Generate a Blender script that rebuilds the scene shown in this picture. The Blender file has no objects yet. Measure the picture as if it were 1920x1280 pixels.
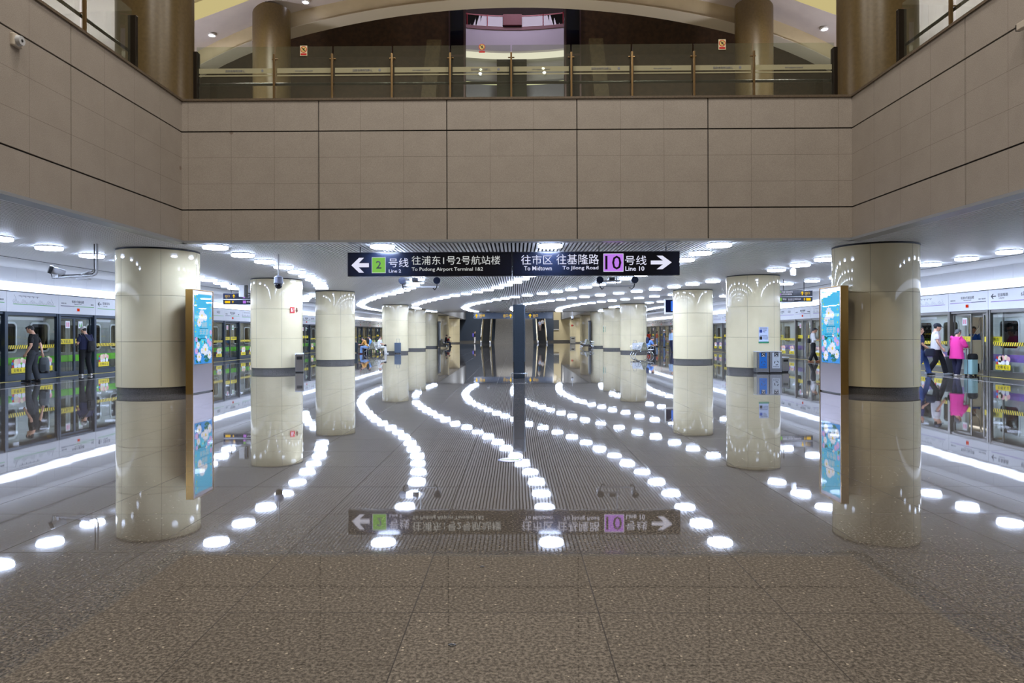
import bpy, bmesh, math, random
from mathutils import Vector, Matrix, Euler
random.seed(7)
PI = math.pi
SC = bpy.context.scene
COL = SC.collection

# ------------------------------------------------------------------ camera, world, lights, exposure
cam_data = bpy.data.cameras.new('camera')
cam = bpy.data.objects.new('camera', cam_data)
COL.objects.link(cam)
cam.location = (0, 0, 1.5)
YAW, ROLL = math.radians(0.6), 0.003
cam.rotation_euler = (Matrix.Rotation(YAW, 3, 'Z') @ Matrix.Rotation(PI / 2, 3, 'X') @ Matrix.Rotation(-ROLL, 3, 'Z')).to_euler()
cam_data.sensor_width = 36.0
cam_data.lens = 36.0 * 1280 / 1920
cam_data.shift_x = (960 - 953.6) / 1920
cam_data.shift_y = (624 - 640) / 1920
cam_data.clip_end = 400
SC.camera = cam

world = bpy.data.worlds.new('world')
SC.world = world
world.use_nodes = True
bg = world.node_tree.nodes['Background']
bg.inputs[0].default_value = (1.0, 0.86, 0.68, 1)
bg.inputs[1].default_value = 0.12

SC.view_settings.view_transform = 'Standard'
SC.view_settings.look = 'None'
SC.view_settings.gamma = 1.0
SC.view_settings.use_curve_mapping = False
SC.view_settings.exposure = 0.0
cy = SC.cycles
cy.use_denoising = True
try:
    cy.denoiser = 'OPENIMAGEDENOISE'
except Exception:
    pass
cy.max_bounces = 9
cy.diffuse_bounces = 4
cy.glossy_bounces = 5
cy.transmission_bounces = 4
cy.transparent_max_bounces = 16
cy.sample_clamp_indirect = 6.0
cy.caustics_reflective = False
cy.caustics_refractive = False

LAMP_POWER = 88.0          # radiance of the round ceiling lamps
STRIP_POWER = 3.6         # radiance of the light strips over the platform doors


def area_light(name, loc, size, power, color, rot=(0, 0, 0), sy=None):
    d = bpy.data.lights.new(name, 'AREA')
    d.shape = 'RECTANGLE'
    d.size = size
    d.size_y = sy or size
    d.energy = power
    d.color = color
    o = bpy.data.objects.new(name, d)
    o.location = loc
    o.rotation_euler = rot
    COL.objects.link(o)
    return o


# unseen warm area lights added under the atrium roof to light the well
for i, (ax, ay) in enumerate([(-4.5, 3.0), (4.5, 3.0), (-4.5, 10.0), (4.5, 10.0)]):
    area_light('atrium_fill_light', (ax, ay, 17.0), 2.2, 720, (1.0, 0.93, 0.83))
# area lights over the upper hall
for ax in (-9.0, 9.0):
    area_light('upper_hall_light', (ax, 22.0, 13.6), 1.6, 330, (1.0, 0.93, 0.86), (0, 0, 0))


def spot_light(name, loc, tgt, power, color, angle=1.6):
    d = bpy.data.lights.new(name, 'SPOT')
    d.energy = power
    d.color = color
    d.spot_size = angle
    d.spot_blend = 0.6
    d.shadow_soft_size = 0.4
    o = bpy.data.objects.new(name, d)
    o.location = loc
    o.rotation_euler = (Vector(tgt) - Vector(loc)).to_track_quat('-Z', 'Y').to_euler()
    COL.objects.link(o)
    return o


for sx in (-1, 1):
    spot_light('vault_fill_spot', (sx * 12.5, 23.0, 7.6), (sx * 10.0, 22.0, 14.0), 1250, (0.95, 0.92, 1.0), 2.4)  # unseen spotlights added to brighten the vault, here and on the next line
spot_light('vault_fill_spot', (0.0, 24.0, 7.6), (0.0, 26.0, 15.0), 500, (1.0, 0.88, 0.66), 2.6)


# ------------------------------------------------------------------ materials
def lin(c):
    c = c / 255.0
    return c / 12.92 if c <= 0.04045 else ((c + 0.055) / 1.055) ** 2.4


def rgb(r, g, b):
    return (lin(r), lin(g), lin(b), 1.0)


MATS = {}


def mat(name, col, rough=0.5, metal=0.0, spec=0.5, emit=0.0, coat=0.0):
    if name in MATS:
        return MATS[name]
    m = bpy.data.materials.new(name)
    m.use_nodes = True
    b = m.node_tree.nodes['Principled BSDF']
    c = rgb(*col)
    b.inputs['Base Color'].default_value = c
    b.inputs['Roughness'].default_value = rough
    b.inputs['Metallic'].default_value = metal
    b.inputs['Specular IOR Level'].default_value = spec
    if coat:
        b.inputs['Coat Weight'].default_value = coat
        b.inputs['Coat Roughness'].default_value = 0.04
    if emit:
        b.inputs['Emission Color'].default_value = c
        b.inputs['Emission Strength'].default_value = emit
    MATS[name] = m
    return m


def nodes_of(m):
    return m.node_tree.nodes, m.node_tree.links, m.node_tree.nodes['Principled BSDF']


def noise_mat(name, c1, c2, scale, rough=0.6, detail=3.0, metal=0.0, spec=0.5, bump=0.0, stretch=None, lo=0.35, hi=0.65):
    if name in MATS:
        return MATS[name]
    m = mat(name, c1, rough, metal, spec)
    n, l, b = nodes_of(m)
    tc = n.new('ShaderNodeTexCoord')
    src = tc.outputs['Object']
    if stretch:
        mp = n.new('ShaderNodeMapping')
        mp.inputs['Scale'].default_value = stretch
        l.new(src, mp.inputs[0])
        src = mp.outputs[0]
    nz = n.new('ShaderNodeTexNoise')
    nz.inputs['Scale'].default_value = scale
    nz.inputs['Detail'].default_value = detail
    l.new(src, nz.inputs['Vector'])
    cr = n.new('ShaderNodeValToRGB')
    cr.color_ramp.elements[0].position = lo
    cr.color_ramp.elements[1].position = hi
    cr.color_ramp.elements[0].color = rgb(*c1)
    cr.color_ramp.elements[1].color = rgb(*c2)
    l.new(nz.outputs['Fac'], cr.inputs[0])
    l.new(cr.outputs[0], b.inputs['Base Color'])
    if bump:
        bp = n.new('ShaderNodeBump')
        bp.inputs['Strength'].default_value = bump
        bp.inputs['Distance'].default_value = 0.01
        l.new(nz.outputs['Fac'], bp.inputs['Height'])
        l.new(bp.outputs[0], b.inputs['Normal'])
    return m


def glass_mat(name, tint, refl=1.0, haze=0.0, hazecol=(200, 200, 200)):
    m = bpy.data.materials.new(name)
    m.use_nodes = True
    n, l = m.node_tree.nodes, m.node_tree.links
    n.remove(n['Principled BSDF'])
    out = n['Material Output']
    tr = n.new('ShaderNodeBsdfTransparent')
    tr.inputs[0].default_value = rgb(*tint)
    gl = n.new('ShaderNodeBsdfGlossy')
    gl.inputs['Roughness'].default_value = 0.01
    gl.inputs['Color'].default_value = (refl, refl, refl, 1)
    fr = n.new('ShaderNodeFresnel')
    fr.inputs[0].default_value = 1.5
    mx = n.new('ShaderNodeMixShader')
    ge = n.new('ShaderNodeNewGeometry')
    front = math_node(n, l, 'SUBTRACT', 1.0, ge.outputs['Backfacing'])
    l.new(math_node(n, l, 'MULTIPLY', fr.outputs[0], front), mx.inputs[0])
    base = tr.outputs[0]
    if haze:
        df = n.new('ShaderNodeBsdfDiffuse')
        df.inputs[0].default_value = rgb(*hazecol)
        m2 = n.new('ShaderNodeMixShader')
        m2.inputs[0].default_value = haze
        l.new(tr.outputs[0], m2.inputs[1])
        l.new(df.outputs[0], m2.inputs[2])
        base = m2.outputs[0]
    l.new(base, mx.inputs[1])
    l.new(gl.outputs[0], mx.inputs[2])
    l.new(mx.outputs[0], out.inputs[0])
    MATS[name] = m
    return m


def emit_mat(name, col, strength):
    if name in MATS:
        return MATS[name]
    m = bpy.data.materials.new(name)
    m.use_nodes = True
    n, l = m.node_tree.nodes, m.node_tree.links
    n.remove(n['Principled BSDF'])
    e = n.new('ShaderNodeEmission')
    e.inputs[0].default_value = rgb(*col)
    e.inputs[1].default_value = strength
    l.new(e.outputs[0], n['Material Output'].inputs[0])
    MATS[name] = m
    return m


def math_node(n, l, op, a, b=None, c=None):
    x = n.new('ShaderNodeMath')
    x.operation = op
    for i, v in enumerate((a, b, c)):
        if v is None:
            continue
        if isinstance(v, (int, float)):
            x.inputs[i].default_value = v
        else:
            l.new(v, x.inputs[i])
    return x.outputs[0]


def line_mask(n, l, coord, period, offset, width):
    """1 on thin lines every `period` metres, else 0"""
    a = math_node(n, l, 'SUBTRACT', coord, offset)
    a = math_node(n, l, 'DIVIDE', a, period)
    f = math_node(n, l, 'FRACT', a)
    d = math_node(n, l, 'SUBTRACT', f, 0.5)
    d = math_node(n, l, 'ABSOLUTE', d)
    return math_node(n, l, 'GREATER_THAN', d, 0.5 - width / period / 2)


def floor_material():
    m = mat('polished_granite', (128, 116, 104), 0.025, 0, 0.5)
    n, l, b = nodes_of(m)
    tc = n.new('ShaderNodeTexCoord')
    P = tc.outputs['Object']
    # base mottling
    n1 = n.new('ShaderNodeTexNoise')
    n1.inputs['Scale'].default_value = 55
    n1.inputs['Detail'].default_value = 4
    n1.inputs['Roughness'].default_value = 0.7
    l.new(P, n1.inputs['Vector'])
    cr = n.new('ShaderNodeValToRGB')
    e = cr.color_ramp.elements
    e[0].position, e[0].color = 0.36, rgb(57, 54, 50)
    e[1].position, e[1].color = 0.62, rgb(139, 131, 121)
    k = e.new(0.47)
    k.color = rgb(94, 88, 82)
    l.new(n1.outputs['Fac'], cr.inputs[0])
    # light chips
    v = n.new('ShaderNodeTexVoronoi')
    v.inputs['Scale'].default_value = 26
    l.new(P, v.inputs['Vector'])
    chip = math_node(n, l, 'LESS_THAN', v.outputs['Distance'], 0.16)
    sep = n.new('ShaderNodeSeparateColor')
    l.new(v.outputs['Color'], sep.inputs[0])
    sel = math_node(n, l, 'GREATER_THAN', sep.outputs[0], 0.82)
    chip = math_node(n, l, 'MULTIPLY', chip, sel)
    mx = n.new('ShaderNodeMix')
    mx.data_type = 'RGBA'
    l.new(chip, mx.inputs[0])
    l.new(cr.outputs[0], mx.inputs[6])
    mx.inputs[7].default_value = rgb(196, 184, 166)
    # tile tone
    sx = n.new('ShaderNodeSeparateXYZ')
    l.new(P, sx.inputs[0])
    tx = math_node(n, l, 'FLOOR', math_node(n, l, 'SUBTRACT', sx.outputs[0], 0.44))
    ty = math_node(n, l, 'FLOOR', math_node(n, l, 'SUBTRACT', sx.outputs[1], 0.66))
    cmb = n.new('ShaderNodeCombineXYZ')
    l.new(tx, cmb.inputs[0])
    l.new(ty, cmb.inputs[1])
    wn = n.new('ShaderNodeTexWhiteNoise')
    wn.noise_dimensions = '3D'
    l.new(cmb.outputs[0], wn.inputs[0])
    tone = math_node(n, l, 'MULTIPLY_ADD', wn.outputs['Value'], 0.16, 0.92)
    ms = n.new('ShaderNodeMix')
    ms.data_type = 'RGBA'
    ms.blend_type = 'MULTIPLY'
    ms.inputs[0].default_value = 1
    l.new(mx.outputs[2], ms.inputs[6])
    cc = n.new('ShaderNodeCombineColor')
    for i in range(3):
        l.new(tone, cc.inputs[i])
    l.new(cc.outputs[0], ms.inputs[7])
    # joints
    gx = line_mask(n, l, sx.outputs[0], 1.0, 0.44, 0.006)
    gy = line_mask(n, l, sx.outputs[1], 1.0, 0.66, 0.006)
    g = math_node(n, l, 'MAXIMUM', gx, gy)
    mj = n.new('ShaderNodeMix')
    mj.data_type = 'RGBA'
    l.new(g, mj.inputs[0])
    l.new(ms.outputs[2], mj.inputs[6])
    mj.inputs[7].default_value = rgb(66, 60, 54)
    l.new(mj.outputs[2], b.inputs['Base Color'])
    # each slab is polished slightly out of true
    off = n.new('ShaderNodeVectorMath')
    off.operation = 'MULTIPLY_ADD'
    l.new(wn.outputs['Color'], off.inputs[0])
    off.inputs[1].default_value = (9, 9, 9)
    l.new(P, off.inputs[2])
    n2 = n.new('ShaderNodeTexNoise')
    n2.inputs['Scale'].default_value = 2.6
    n2.inputs['Detail'].default_value = 0.5
    l.new(off.outputs[0], n2.inputs['Vector'])
    bp = n.new('ShaderNodeBump')
    bp.inputs['Strength'].default_value = 1.0
    bp.inputs['Distance'].default_value = 0.0007
    l.new(n2.outputs['Fac'], bp.inputs['Height'])
    l.new(bp.outputs[0], b.inputs['Normal'])
    rg = math_node(n, l, 'MULTIPLY_ADD', g, 0.6, 0.025)
    l.new(rg, b.inputs['Roughness'])
    l.new(math_node(n, l, 'MULTIPLY_ADD', g, -0.7, 0.7), b.inputs['Coat Weight'])
    l.new(math_node(n, l, 'MULTIPLY_ADD', g, -0.4, 0.5), b.inputs['Specular IOR Level'])
    b.inputs['IOR'].default_value = 1.5
    b.inputs['Coat Weight'].default_value = 0.4
    b.inputs['Coat IOR'].default_value = 1.5
    b.inputs['Coat Roughness'].default_value = 0.02
    return m


def stone_material(name, axis, off_u, zline):
    """honed stone with hairline joints every metre along axis and on the given heights"""
    m = noise_mat(name, (160, 151, 142), (165, 156, 147), 2.5, 0.55, 6)
    n, l, b = nodes_of(m)
    src = b.inputs['Base Color'].links[0].from_socket
    tc = n.new('ShaderNodeTexCoord')
    nz = n.new('ShaderNodeTexNoise')
    nz.inputs['Scale'].default_value = 90
    nz.inputs['Detail'].default_value = 2
    l.new(tc.outputs['Object'], nz.inputs['Vector'])
    cr = n.new('ShaderNodeValToRGB')
    cr.color_ramp.elements[0].position, cr.color_ramp.elements[0].color = 0.3, (0.78, 0.78, 0.78, 1)
    cr.color_ramp.elements[1].position, cr.color_ramp.elements[1].color = 0.7, (1.12, 1.12, 1.12, 1)
    l.new(nz.outputs['Fac'], cr.inputs[0])
    ms = n.new('ShaderNodeMix')
    ms.data_type = 'RGBA'
    ms.blend_type = 'MULTIPLY'
    ms.inputs[0].default_value = 1
    l.new(src, ms.inputs[6])
    l.new(cr.outputs[0], ms.inputs[7])
    # a few rusty stains
    st = n.new('ShaderNodeTexVoronoi')
    st.inputs['Scale'].default_value = 0.75
    l.new(tc.outputs['Object'], st.inputs['Vector'])
    spot = math_node(n, l, 'LESS_THAN', st.outputs['Distance'], 0.035)
    mst = n.new('ShaderNodeMix')
    mst.data_type = 'RGBA'
    l.new(math_node(n, l, 'MULTIPLY', spot, 0.5), mst.inputs[0])
    l.new(ms.outputs[2], mst.inputs[6])
    mst.inputs[7].default_value = rgb(96, 66, 46)
    sx = n.new('ShaderNodeSeparateXYZ')
    l.new(tc.outputs['Object'], sx.inputs[0])
    g = line_mask(n, l, sx.outputs[axis], 1.008, off_u, 0.008)
    for z in zline:
        d = math_node(n, l, 'ABSOLUTE', math_node(n, l, 'SUBTRACT', sx.outputs[2], z))
        g = math_node(n, l, 'MAXIMUM', g, math_node(n, l, 'LESS_THAN', d, 0.004))
    mj = n.new('ShaderNodeMix')
    mj.data_type = 'RGBA'
    l.new(math_node(n, l, 'MULTIPLY', g, 0.55), mj.inputs[0])
    l.new(mst.outputs[2], mj.inputs[6])
    mj.inputs[7].default_value = rgb(78, 66, 54)
    l.new(mj.outputs[2], b.inputs['Base Color'])
    return m


M_FLOOR = floor_material()
M_STONE_F = stone_material('honed_stone_front', 0, -1.59, (5.61, 5.0))
M_STONE_S = stone_material('honed_stone_side', 1, 14.9, (5.61, 5.0))
M_GROOVE = mat('groove_black', (10, 9, 9), 0.8)
M_COPING = noise_mat('coping_stone', (92, 80, 66), (112, 98, 82), 30, 0.4)
M_SLAT = mat('slat_white', (238, 240, 243), 0.32, 0.0, 0.5)
M_PLENUM = mat('plenum_black', (7, 7, 9), 0.9)
M_EDGE = mat('brushed_edge_metal', (168, 172, 178), 0.35, 0.5)
M_SOFFIT = mat('smooth_white_soffit', (216, 218, 220), 0.5)
M_WPANEL = mat('white_enamel_panel', (232, 234, 238), 0.2)
M_CREAM = noise_mat('cream_enamel', (221, 209, 172), (226, 214, 178), 1.2, 0.03, 2)
M_CREAMJ = mat('column_joint', (150, 142, 120), 0.4)
M_PLINTH = noise_mat('plinth_granite', (84, 82, 80), (112, 110, 108), 60, 0.12, 3)
M_BROWNCOL = noise_mat('bronze_stone_column', (94, 78, 48), (104, 87, 55), 14, 0.33, 4)
M_NAVY = mat('sign_navy', (17, 23, 38), 0.18)
M_TEAL = noise_mat('totem_blue_steel', (50, 60, 70), (60, 70, 80), 40, 0.25, 3, 0.3)
M_BLACK = mat('black_plastic', (16, 16, 18), 0.35)
M_DGREY = mat('dark_grey_metal', (58, 60, 64), 0.35, 0.4)
M_FRAME = mat('door_frame_slate', (62, 72, 86), 0.3, 0.5)
M_FRAME_R = mat('door_frame_steel', (132, 130, 128), 0.28, 0.8)
M_STEEL = mat('stainless_steel', (190, 192, 196), 0.22, 0.95)
M_CHROME = mat('satin_chrome', (205, 208, 212), 0.14, 1.0)
M_BRONZE = mat('bronze_post', (150, 122, 84), 0.3, 0.85)
M_WHITE = mat('white_paint', (238, 240, 243), 0.35)
M_LGREY = mat('light_grey_paint', (190, 192, 196), 0.4)
M_YELLOW = mat('yellow_vinyl', (236, 214, 38), 0.4)
M_RED = mat('red_vinyl', (198, 38, 38), 0.4)
M_GREENV = mat('green_vinyl', (86, 178, 76), 0.4)
M_PURPLEV = mat('purple_vinyl', (142, 116, 186), 0.4)
M_TEXTDK = mat('dark_print', (52, 54, 66), 0.5)
M_TEXTGR = mat('grey_print', (120, 122, 132), 0.5)
M_LAMP = emit_mat('lamp_glow', (206, 222, 255), LAMP_POWER)
M_STRIP = emit_mat('strip_glow', (214, 227, 255), STRIP_POWER)
M_SIGNWHITE = emit_mat('sign_white_glow', (232, 232, 252), 0.95)
M_SIGNGREEN = emit_mat('sign_green_glow', (140, 208, 92), 0.8)
M_SIGNPURPLE = emit_mat('sign_purple_glow', (196, 128, 240), 0.95)
M_SIGNYELLOW = emit_mat('sign_yellow_glow', (255, 206, 24), 1.0)
M_GLASS = glass_mat('clear_glass', (247, 250, 248))
M_BGLASS = glass_mat('balustrade_glass', (240, 244, 238), 1.0, 0.055, (182, 176, 156))  # diffuse haze put in for reflections of the lit hall opposite
M_TGLASS = glass_mat('train_window_glass', (92, 100, 100))
M_DKGLASS = glass_mat('dark_train_glass', (40, 46, 48))
M_FROST = glass_mat('frosted_band', (225, 225, 205), 0.6, 0.42, (222, 216, 186))


def hazard_material():
    m = mat('hazard_stripes', (236, 214, 38), 0.4)
    n, l, b = nodes_of(m)
    tc = n.new('ShaderNodeTexCoord')
    sx = n.new('ShaderNodeSeparateXYZ')
    l.new(tc.outputs['Object'], sx.inputs[0])
    a = math_node(n, l, 'MULTIPLY_ADD', sx.outputs[2], -0.45, sx.outputs[0])
    f = math_node(n, l, 'FRACT', math_node(n, l, 'MULTIPLY', a, 1 / 0.1))
    g = math_node(n, l, 'GREATER_THAN', f, 0.55)
    mx = n.new('ShaderNodeMix')
    mx.data_type = 'RGBA'
    l.new(g, mx.inputs[0])
    mx.inputs[6].default_value = rgb(238, 214, 44)
    mx.inputs[7].default_value = rgb(28, 28, 26)
    l.new(mx.outputs[2], b.inputs['Base Color'])
    return m


M_HAZ = hazard_material()


# ------------------------------------------------------------------ mesh builder
class MB:
    def __init__(self):
        self.v, self.f = [], []

    def add(self, verts, faces):
        o = len(self.v)
        self.v += [tuple(p) for p in verts]
        self.f += [tuple(i + o for i in q) for q in faces]
        return self

    def box(self, x0, x1, y0, y1, z0, z1):
        if x0 > x1: x0, x1 = x1, x0
        if y0 > y1: y0, y1 = y1, y0
        if z0 > z1: z0, z1 = z1, z0
        return self.add([(x0, y0, z0), (x1, y0, z0), (x1, y1, z0), (x0, y1, z0), (x0, y0, z1), (x1, y0, z1), (x1, y1, z1), (x0, y1, z1)],
                        [(0, 3, 2, 1), (4, 5, 6, 7), (0, 1, 5, 4), (1, 2, 6, 5), (2, 3, 7, 6), (3, 0, 4, 7)])

    def rbox(self, x0, x1, y0, y1, z0, z1, r=0.02, s=3):
        """box with its four vertical (z) edges rounded"""
        pts = []
        for cx, cy_, a0 in ((x1 - r, y1 - r, 0), (x0 + r, y1 - r, PI / 2), (x0 + r, y0 + r, PI), (x1 - r, y0 + r, 1.5 * PI)):
            for k in range(s + 1):
                a = a0 + PI / 2 * k / s
                pts.append((cx + r * math.cos(a), cy_ + r * math.sin(a)))
        return self.prism([(p[0], p[1], z0) for p in pts], (0, 0, z1 - z0))

    def prism(self, poly, d):
        n = len(poly)
        d = Vector(d)
        vs = [tuple(p) for p in poly] + [tuple(Vector(p) + d) for p in poly]
        fs = [tuple(range(n - 1, -1, -1)), tuple(range(n, 2 * n))]
        fs += [(i, (i + 1) % n, n + (i + 1) % n, n + i) for i in range(n)]
        return self.add(vs, fs)

    def cyl(self, p0, p1, r0, r1=None, n=16, caps=True):
        r1 = r0 if r1 is None else r1
        p0, p1 = Vector(p0), Vector(p1)
        t = (p1 - p0).normalized()
        a = Vector((1, 0, 0)) if abs(t.x) < 0.8 else Vector((0, 1, 0))
        u = t.cross(a).normalized()
        w = t.cross(u)
        vs = []
        for p, r in ((p0, r0), (p1, r1)):
            for i in range(n):
                c = 2 * PI * i / n
                vs.append(p + u * r * math.cos(c) + w * r * math.sin(c))
        fs = [(i, (i + 1) % n, n + (i + 1) % n, n + i) for i in range(n)]
        if caps:
            fs += [tuple(range(n - 1, -1, -1)), tuple(range(n, 2 * n))]
        return self.add(vs, fs)

    def tube(self, pts, r, n=8):
        pts = [Vector(p) for p in pts]
        prev = None
        vs = []
        for i, p in enumerate(pts):
            t = (pts[min(i + 1, len(pts) - 1)] - pts[max(i - 1, 0)]).normalized()
            if prev is None:
                a = Vector((0, 0, 1)) if abs(t.z) < 0.8 else Vector((1, 0, 0))
                u = t.cross(a).normalized()
            else:
                u = (prev - t * prev.dot(t)).normalized()
            prev = u
            w = t.cross(u)
            for k in range(n):
                c = 2 * PI * k / n
                vs.append(p + (u * math.cos(c) + w * math.sin(c)) * r)
        fs = []
        for i in range(len(pts) - 1):
            for k in range(n):
                a, b_ = i * n + k, i * n + (k + 1) % n
                fs.append((a, b_, b_ + n, a + n))
        fs += [tuple(range(n - 1, -1, -1)), tuple(range(len(vs) - n, len(vs)))]
        return self.add(vs, fs)

    def lathe(self, prof, n=24, c=(0, 0, 0)):
        vs = []
        for r, z in prof:
            for k in range(n):
                a = 2 * PI * k / n
                vs.append((c[0] + r * math.cos(a), c[1] + r * math.sin(a), c[2] + z))
        fs = []
        m = len(prof)
        for i in range(m - 1):
            for k in range(n):
                a, b_ = i * n + k, i * n + (k + 1) % n
                fs.append((a, b_, b_ + n, a + n))
        fs.append(tuple(range(n - 1, -1, -1)))
        fs.append(tuple(range((m - 1) * n, m * n)))
        return self.add(vs, fs)

    def ball(self, c, r, n=12, m=8):
        if isinstance(r, (int, float)):
            r = (r, r, r)
        vs = [(c[0], c[1], c[2] - r[2])]
        for i in range(1, m):
            ph = -PI / 2 + PI * i / m
            for k in range(n):
                a = 2 * PI * k / n
                vs.append((c[0] + r[0] * math.cos(ph) * math.cos(a), c[1] + r[1] * math.cos(ph) * math.sin(a), c[2] + r[2] * math.sin(ph)))
        vs.append((c[0], c[1], c[2] + r[2]))
        fs = [(0, 1 + (k + 1) % n, 1 + k) for k in range(n)]
        for i in range(m - 2):
            for k in range(n):
                a, b_ = 1 + i * n + k, 1 + i * n + (k + 1) % n
                fs.append((a, b_, b_ + n, a + n))
        t = len(vs) - 1
        o = 1 + (m - 2) * n
        fs += [(o + k, o + (k + 1) % n, t) for k in range(n)]
        return self.add(vs, fs)

    def xform(self, M):
        self.v = [tuple(M @ Vector(p)) for p in self.v]
        return self

    def mesh(self, name):
        me = bpy.data.meshes.new(name)
        me.from_pydata(self.v, [], self.f)
        me.update()
        return me

    def build(self, name, m, parent=None, smooth=False, bevel=0.0, loc=None, rz=0.0, fixn=True):
        me = self.mesh(name)
        if fixn:
            bm = bmesh.new()
            bm.from_mesh(me)
            bmesh.ops.recalc_face_normals(bm, faces=bm.faces)
            bm.to_mesh(me)
            bm.free()
        me.materials.append(m)
        o = bpy.data.objects.new(name, me)
        COL.objects.link(o)
        if parent:
            o.parent = parent
        if loc is not None:
            o.location = loc
        o.rotation_euler = (0, 0, rz)
        if smooth:
            for p in me.polygons:
                p.use_smooth = True
            if smooth != 'all':
                try:
                    me.set_sharp_from_angle(angle=math.radians(35))
                except Exception:
                    pass
        if bevel:
            bv = o.modifiers.new('bevel', 'BEVEL')
            bv.width = bevel
            bv.segments = 2
            bv.limit_method = 'ANGLE'
        return o


def tag(o, label=None, cat=None, group=None, kind=None):
    if label: o['label'] = label
    if cat: o['category'] = cat
    if group: o['group'] = group
    if kind: o['kind'] = kind
    return o


def thing(name, label, cat, loc=(0, 0, 0), rz=0.0, group=None, kind=None):
    o = bpy.data.objects.new(name, None)
    o.empty_display_size = 0.1
    COL.objects.link(o)
    o.location = loc
    o.rotation_euler = (0, 0, rz)
    return tag(o, label, cat, group, kind)


def struct(name, mb, m, **k):
    o = mb.build(name, m, **k)
    o['kind'] = 'structure'
    return o


KIDS = {}


def copy_tree(o, parent=None):
    c = o.copy()
    COL.objects.link(c)
    if parent:
        c.parent = parent
    for ch in list(o.children):
        copy_tree(ch, c)
    return c


def dup(root, loc, rz=None, label=None, group=None):
    c = copy_tree(root)
    c.location = loc
    if rz is not None:
        c.rotation_euler = (0, 0, rz)
    if label: c['label'] = label
    if group: c['group'] = group
    return c


ORD = ['first', 'second', 'third', 'fourth', 'fifth', 'sixth', 'seventh', 'eighth', 'ninth', 'tenth', 'eleventh', 'twelfth', 'thirteenth', 'fourteenth', 'fifteenth']


# ------------------------------------------------------------------ lettering
TEXT_CACHE = {}


def text_geo(s, size, bold=0.0):
    key = (s, size, bold)
    if key not in TEXT_CACHE:
        cu = bpy.data.curves.new('lettering', 'FONT')
        cu.body = s
        cu.size = size
        cu.extrude = 0.0015
        cu.offset = bold
        cu.resolution_u = 2
        o = bpy.data.objects.new('lettering', cu)
        COL.objects.link(o)
        dg = bpy.context.evaluated_depsgraph_get()
        me = bpy.data.meshes.new_from_object(o.evaluated_get(dg))
        vs = [tuple(v.co) for v in me.vertices]
        fs = [tuple(p.vertices) for p in me.polygons]
        bpy.data.objects.remove(o)
        bpy.data.curves.remove(cu)
        bpy.data.meshes.remove(me)
        TEXT_CACHE[key] = (vs, fs)
    return TEXT_CACHE[key]


def put_text(mb, s, x, z, h, y=0.0, width=None, align='l', bold=0.0, mirror=False):
    """add lettering facing local -Y: left edge (or centre) at x, bottom at z, total ink height h, ink width `width`"""
    vs, fs = text_geo(s, 1.0, bold)
    if not vs:
        return
    x0 = min(v[0] for v in vs); x1 = max(v[0] for v in vs)
    y0 = min(v[1] for v in vs); y1 = max(v[1] for v in vs)
    sy = h / max(1e-6, (y1 - y0))
    sx = width / (x1 - x0) if width else sy
    w = (x1 - x0) * sx
    ox = x if align == 'l' else (x - w / 2 if align == 'c' else x - w)
    out = []
    for v in vs:
        px = (v[0] - x0) * sx
        if mirror: px = w - px
        out.append((ox + px, y - v[2], z + (v[1] - y0) * sy))
    mb.add(out, fs)


def rect(mb, x0, x1, z0, z1, y, t=0.002):
    mb.box(x0, x1, y - t, y, z0, z1)


def poly(mb, pts, y, t=0.003):
    mb.prism([(p[0], y, p[1]) for p in pts], (0, -t, 0))


def disc(mb, x, z, r, y, t=0.002, n=12, rz=None):
    poly(mb, [(x + r * math.cos(2 * PI * k / n), z + (rz or r) * math.sin(2 * PI * k / n)) for k in range(n)], y, t)

# ------------------------------------------------------------------ the hall: floor, ceiling, stone well walls
HX = 7.82            # half width of the open well
FY = 15.9            # far edge of the open well
CZ = 3.66            # underside of the slat ceiling
XL, XR = -16.1, 15.8  # platform door lines
ZT = 6.98            # top of the stone parapet
DECK = 6.85

struct('floor', MB().box(-16.05, 15.75, -7, 125, -0.15, 0), M_FLOOR)
b = MB().box(-16.05, -15.9, 3, 88, 0.001, 0.006).box(15.6, 15.75, 3, 88, 0.001, 0.006)
struct('trim_1', b, mat('platform_edge_yellow', (206, 188, 110), 0.5))
b = MB()
for sx in (-1, 1):
    b.box(sx * 14.05, sx * 14.2, 3, 88, 0.0005, 0.003)
struct('trim_2', b, mat('pale_floor_inlay', (176, 172, 168), 0.12))

# slats
b = MB()
n = 282
for i in range(n):
    x = -14.05 + 0.1 * i
    y0 = FY + 0.06 if abs(x) < HX + 0.03 else 2.0
    b.box(x - 0.029, x + 0.029, y0, 70.0, CZ, CZ + 0.045)
o = struct('ceiling_1', b, M_SLAT, fixn=False)
b = MB().box(-14.3, 14.3, FY + 0.06, 70, CZ + 0.38, CZ + 0.45)
b.box(-14.3, -HX - 0.1, 2, FY + 0.06, CZ + 0.38, CZ + 0.45).box(HX + 0.1, 14.3, 2, FY + 0.06, CZ + 0.38, CZ + 0.45)
b.box(-14.3, 14.3, 69.98, 70.1, CZ - 0.02, CZ + 2.6)
struct('ceiling_2', b, M_PLENUM)
b = MB()
b.box(-14.12, -16.6, 2, 70.1, CZ, CZ + 0.5).box(14.12, 16.3, 2, 70.1, CZ, CZ + 0.5)
b.box(-8.27, -16.6, 70.15, 112, CZ + 0.02, CZ + 0.5).box(7.62, 16.3, 70.15, 112, CZ + 0.02, CZ + 0.5)
struct('ceiling_3', b, M_SOFFIT)
b = MB().box(-HX - 0.02, HX + 0.02, FY - 0.10, FY + 0.14, CZ - 0.045, CZ + 0.01)
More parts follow.
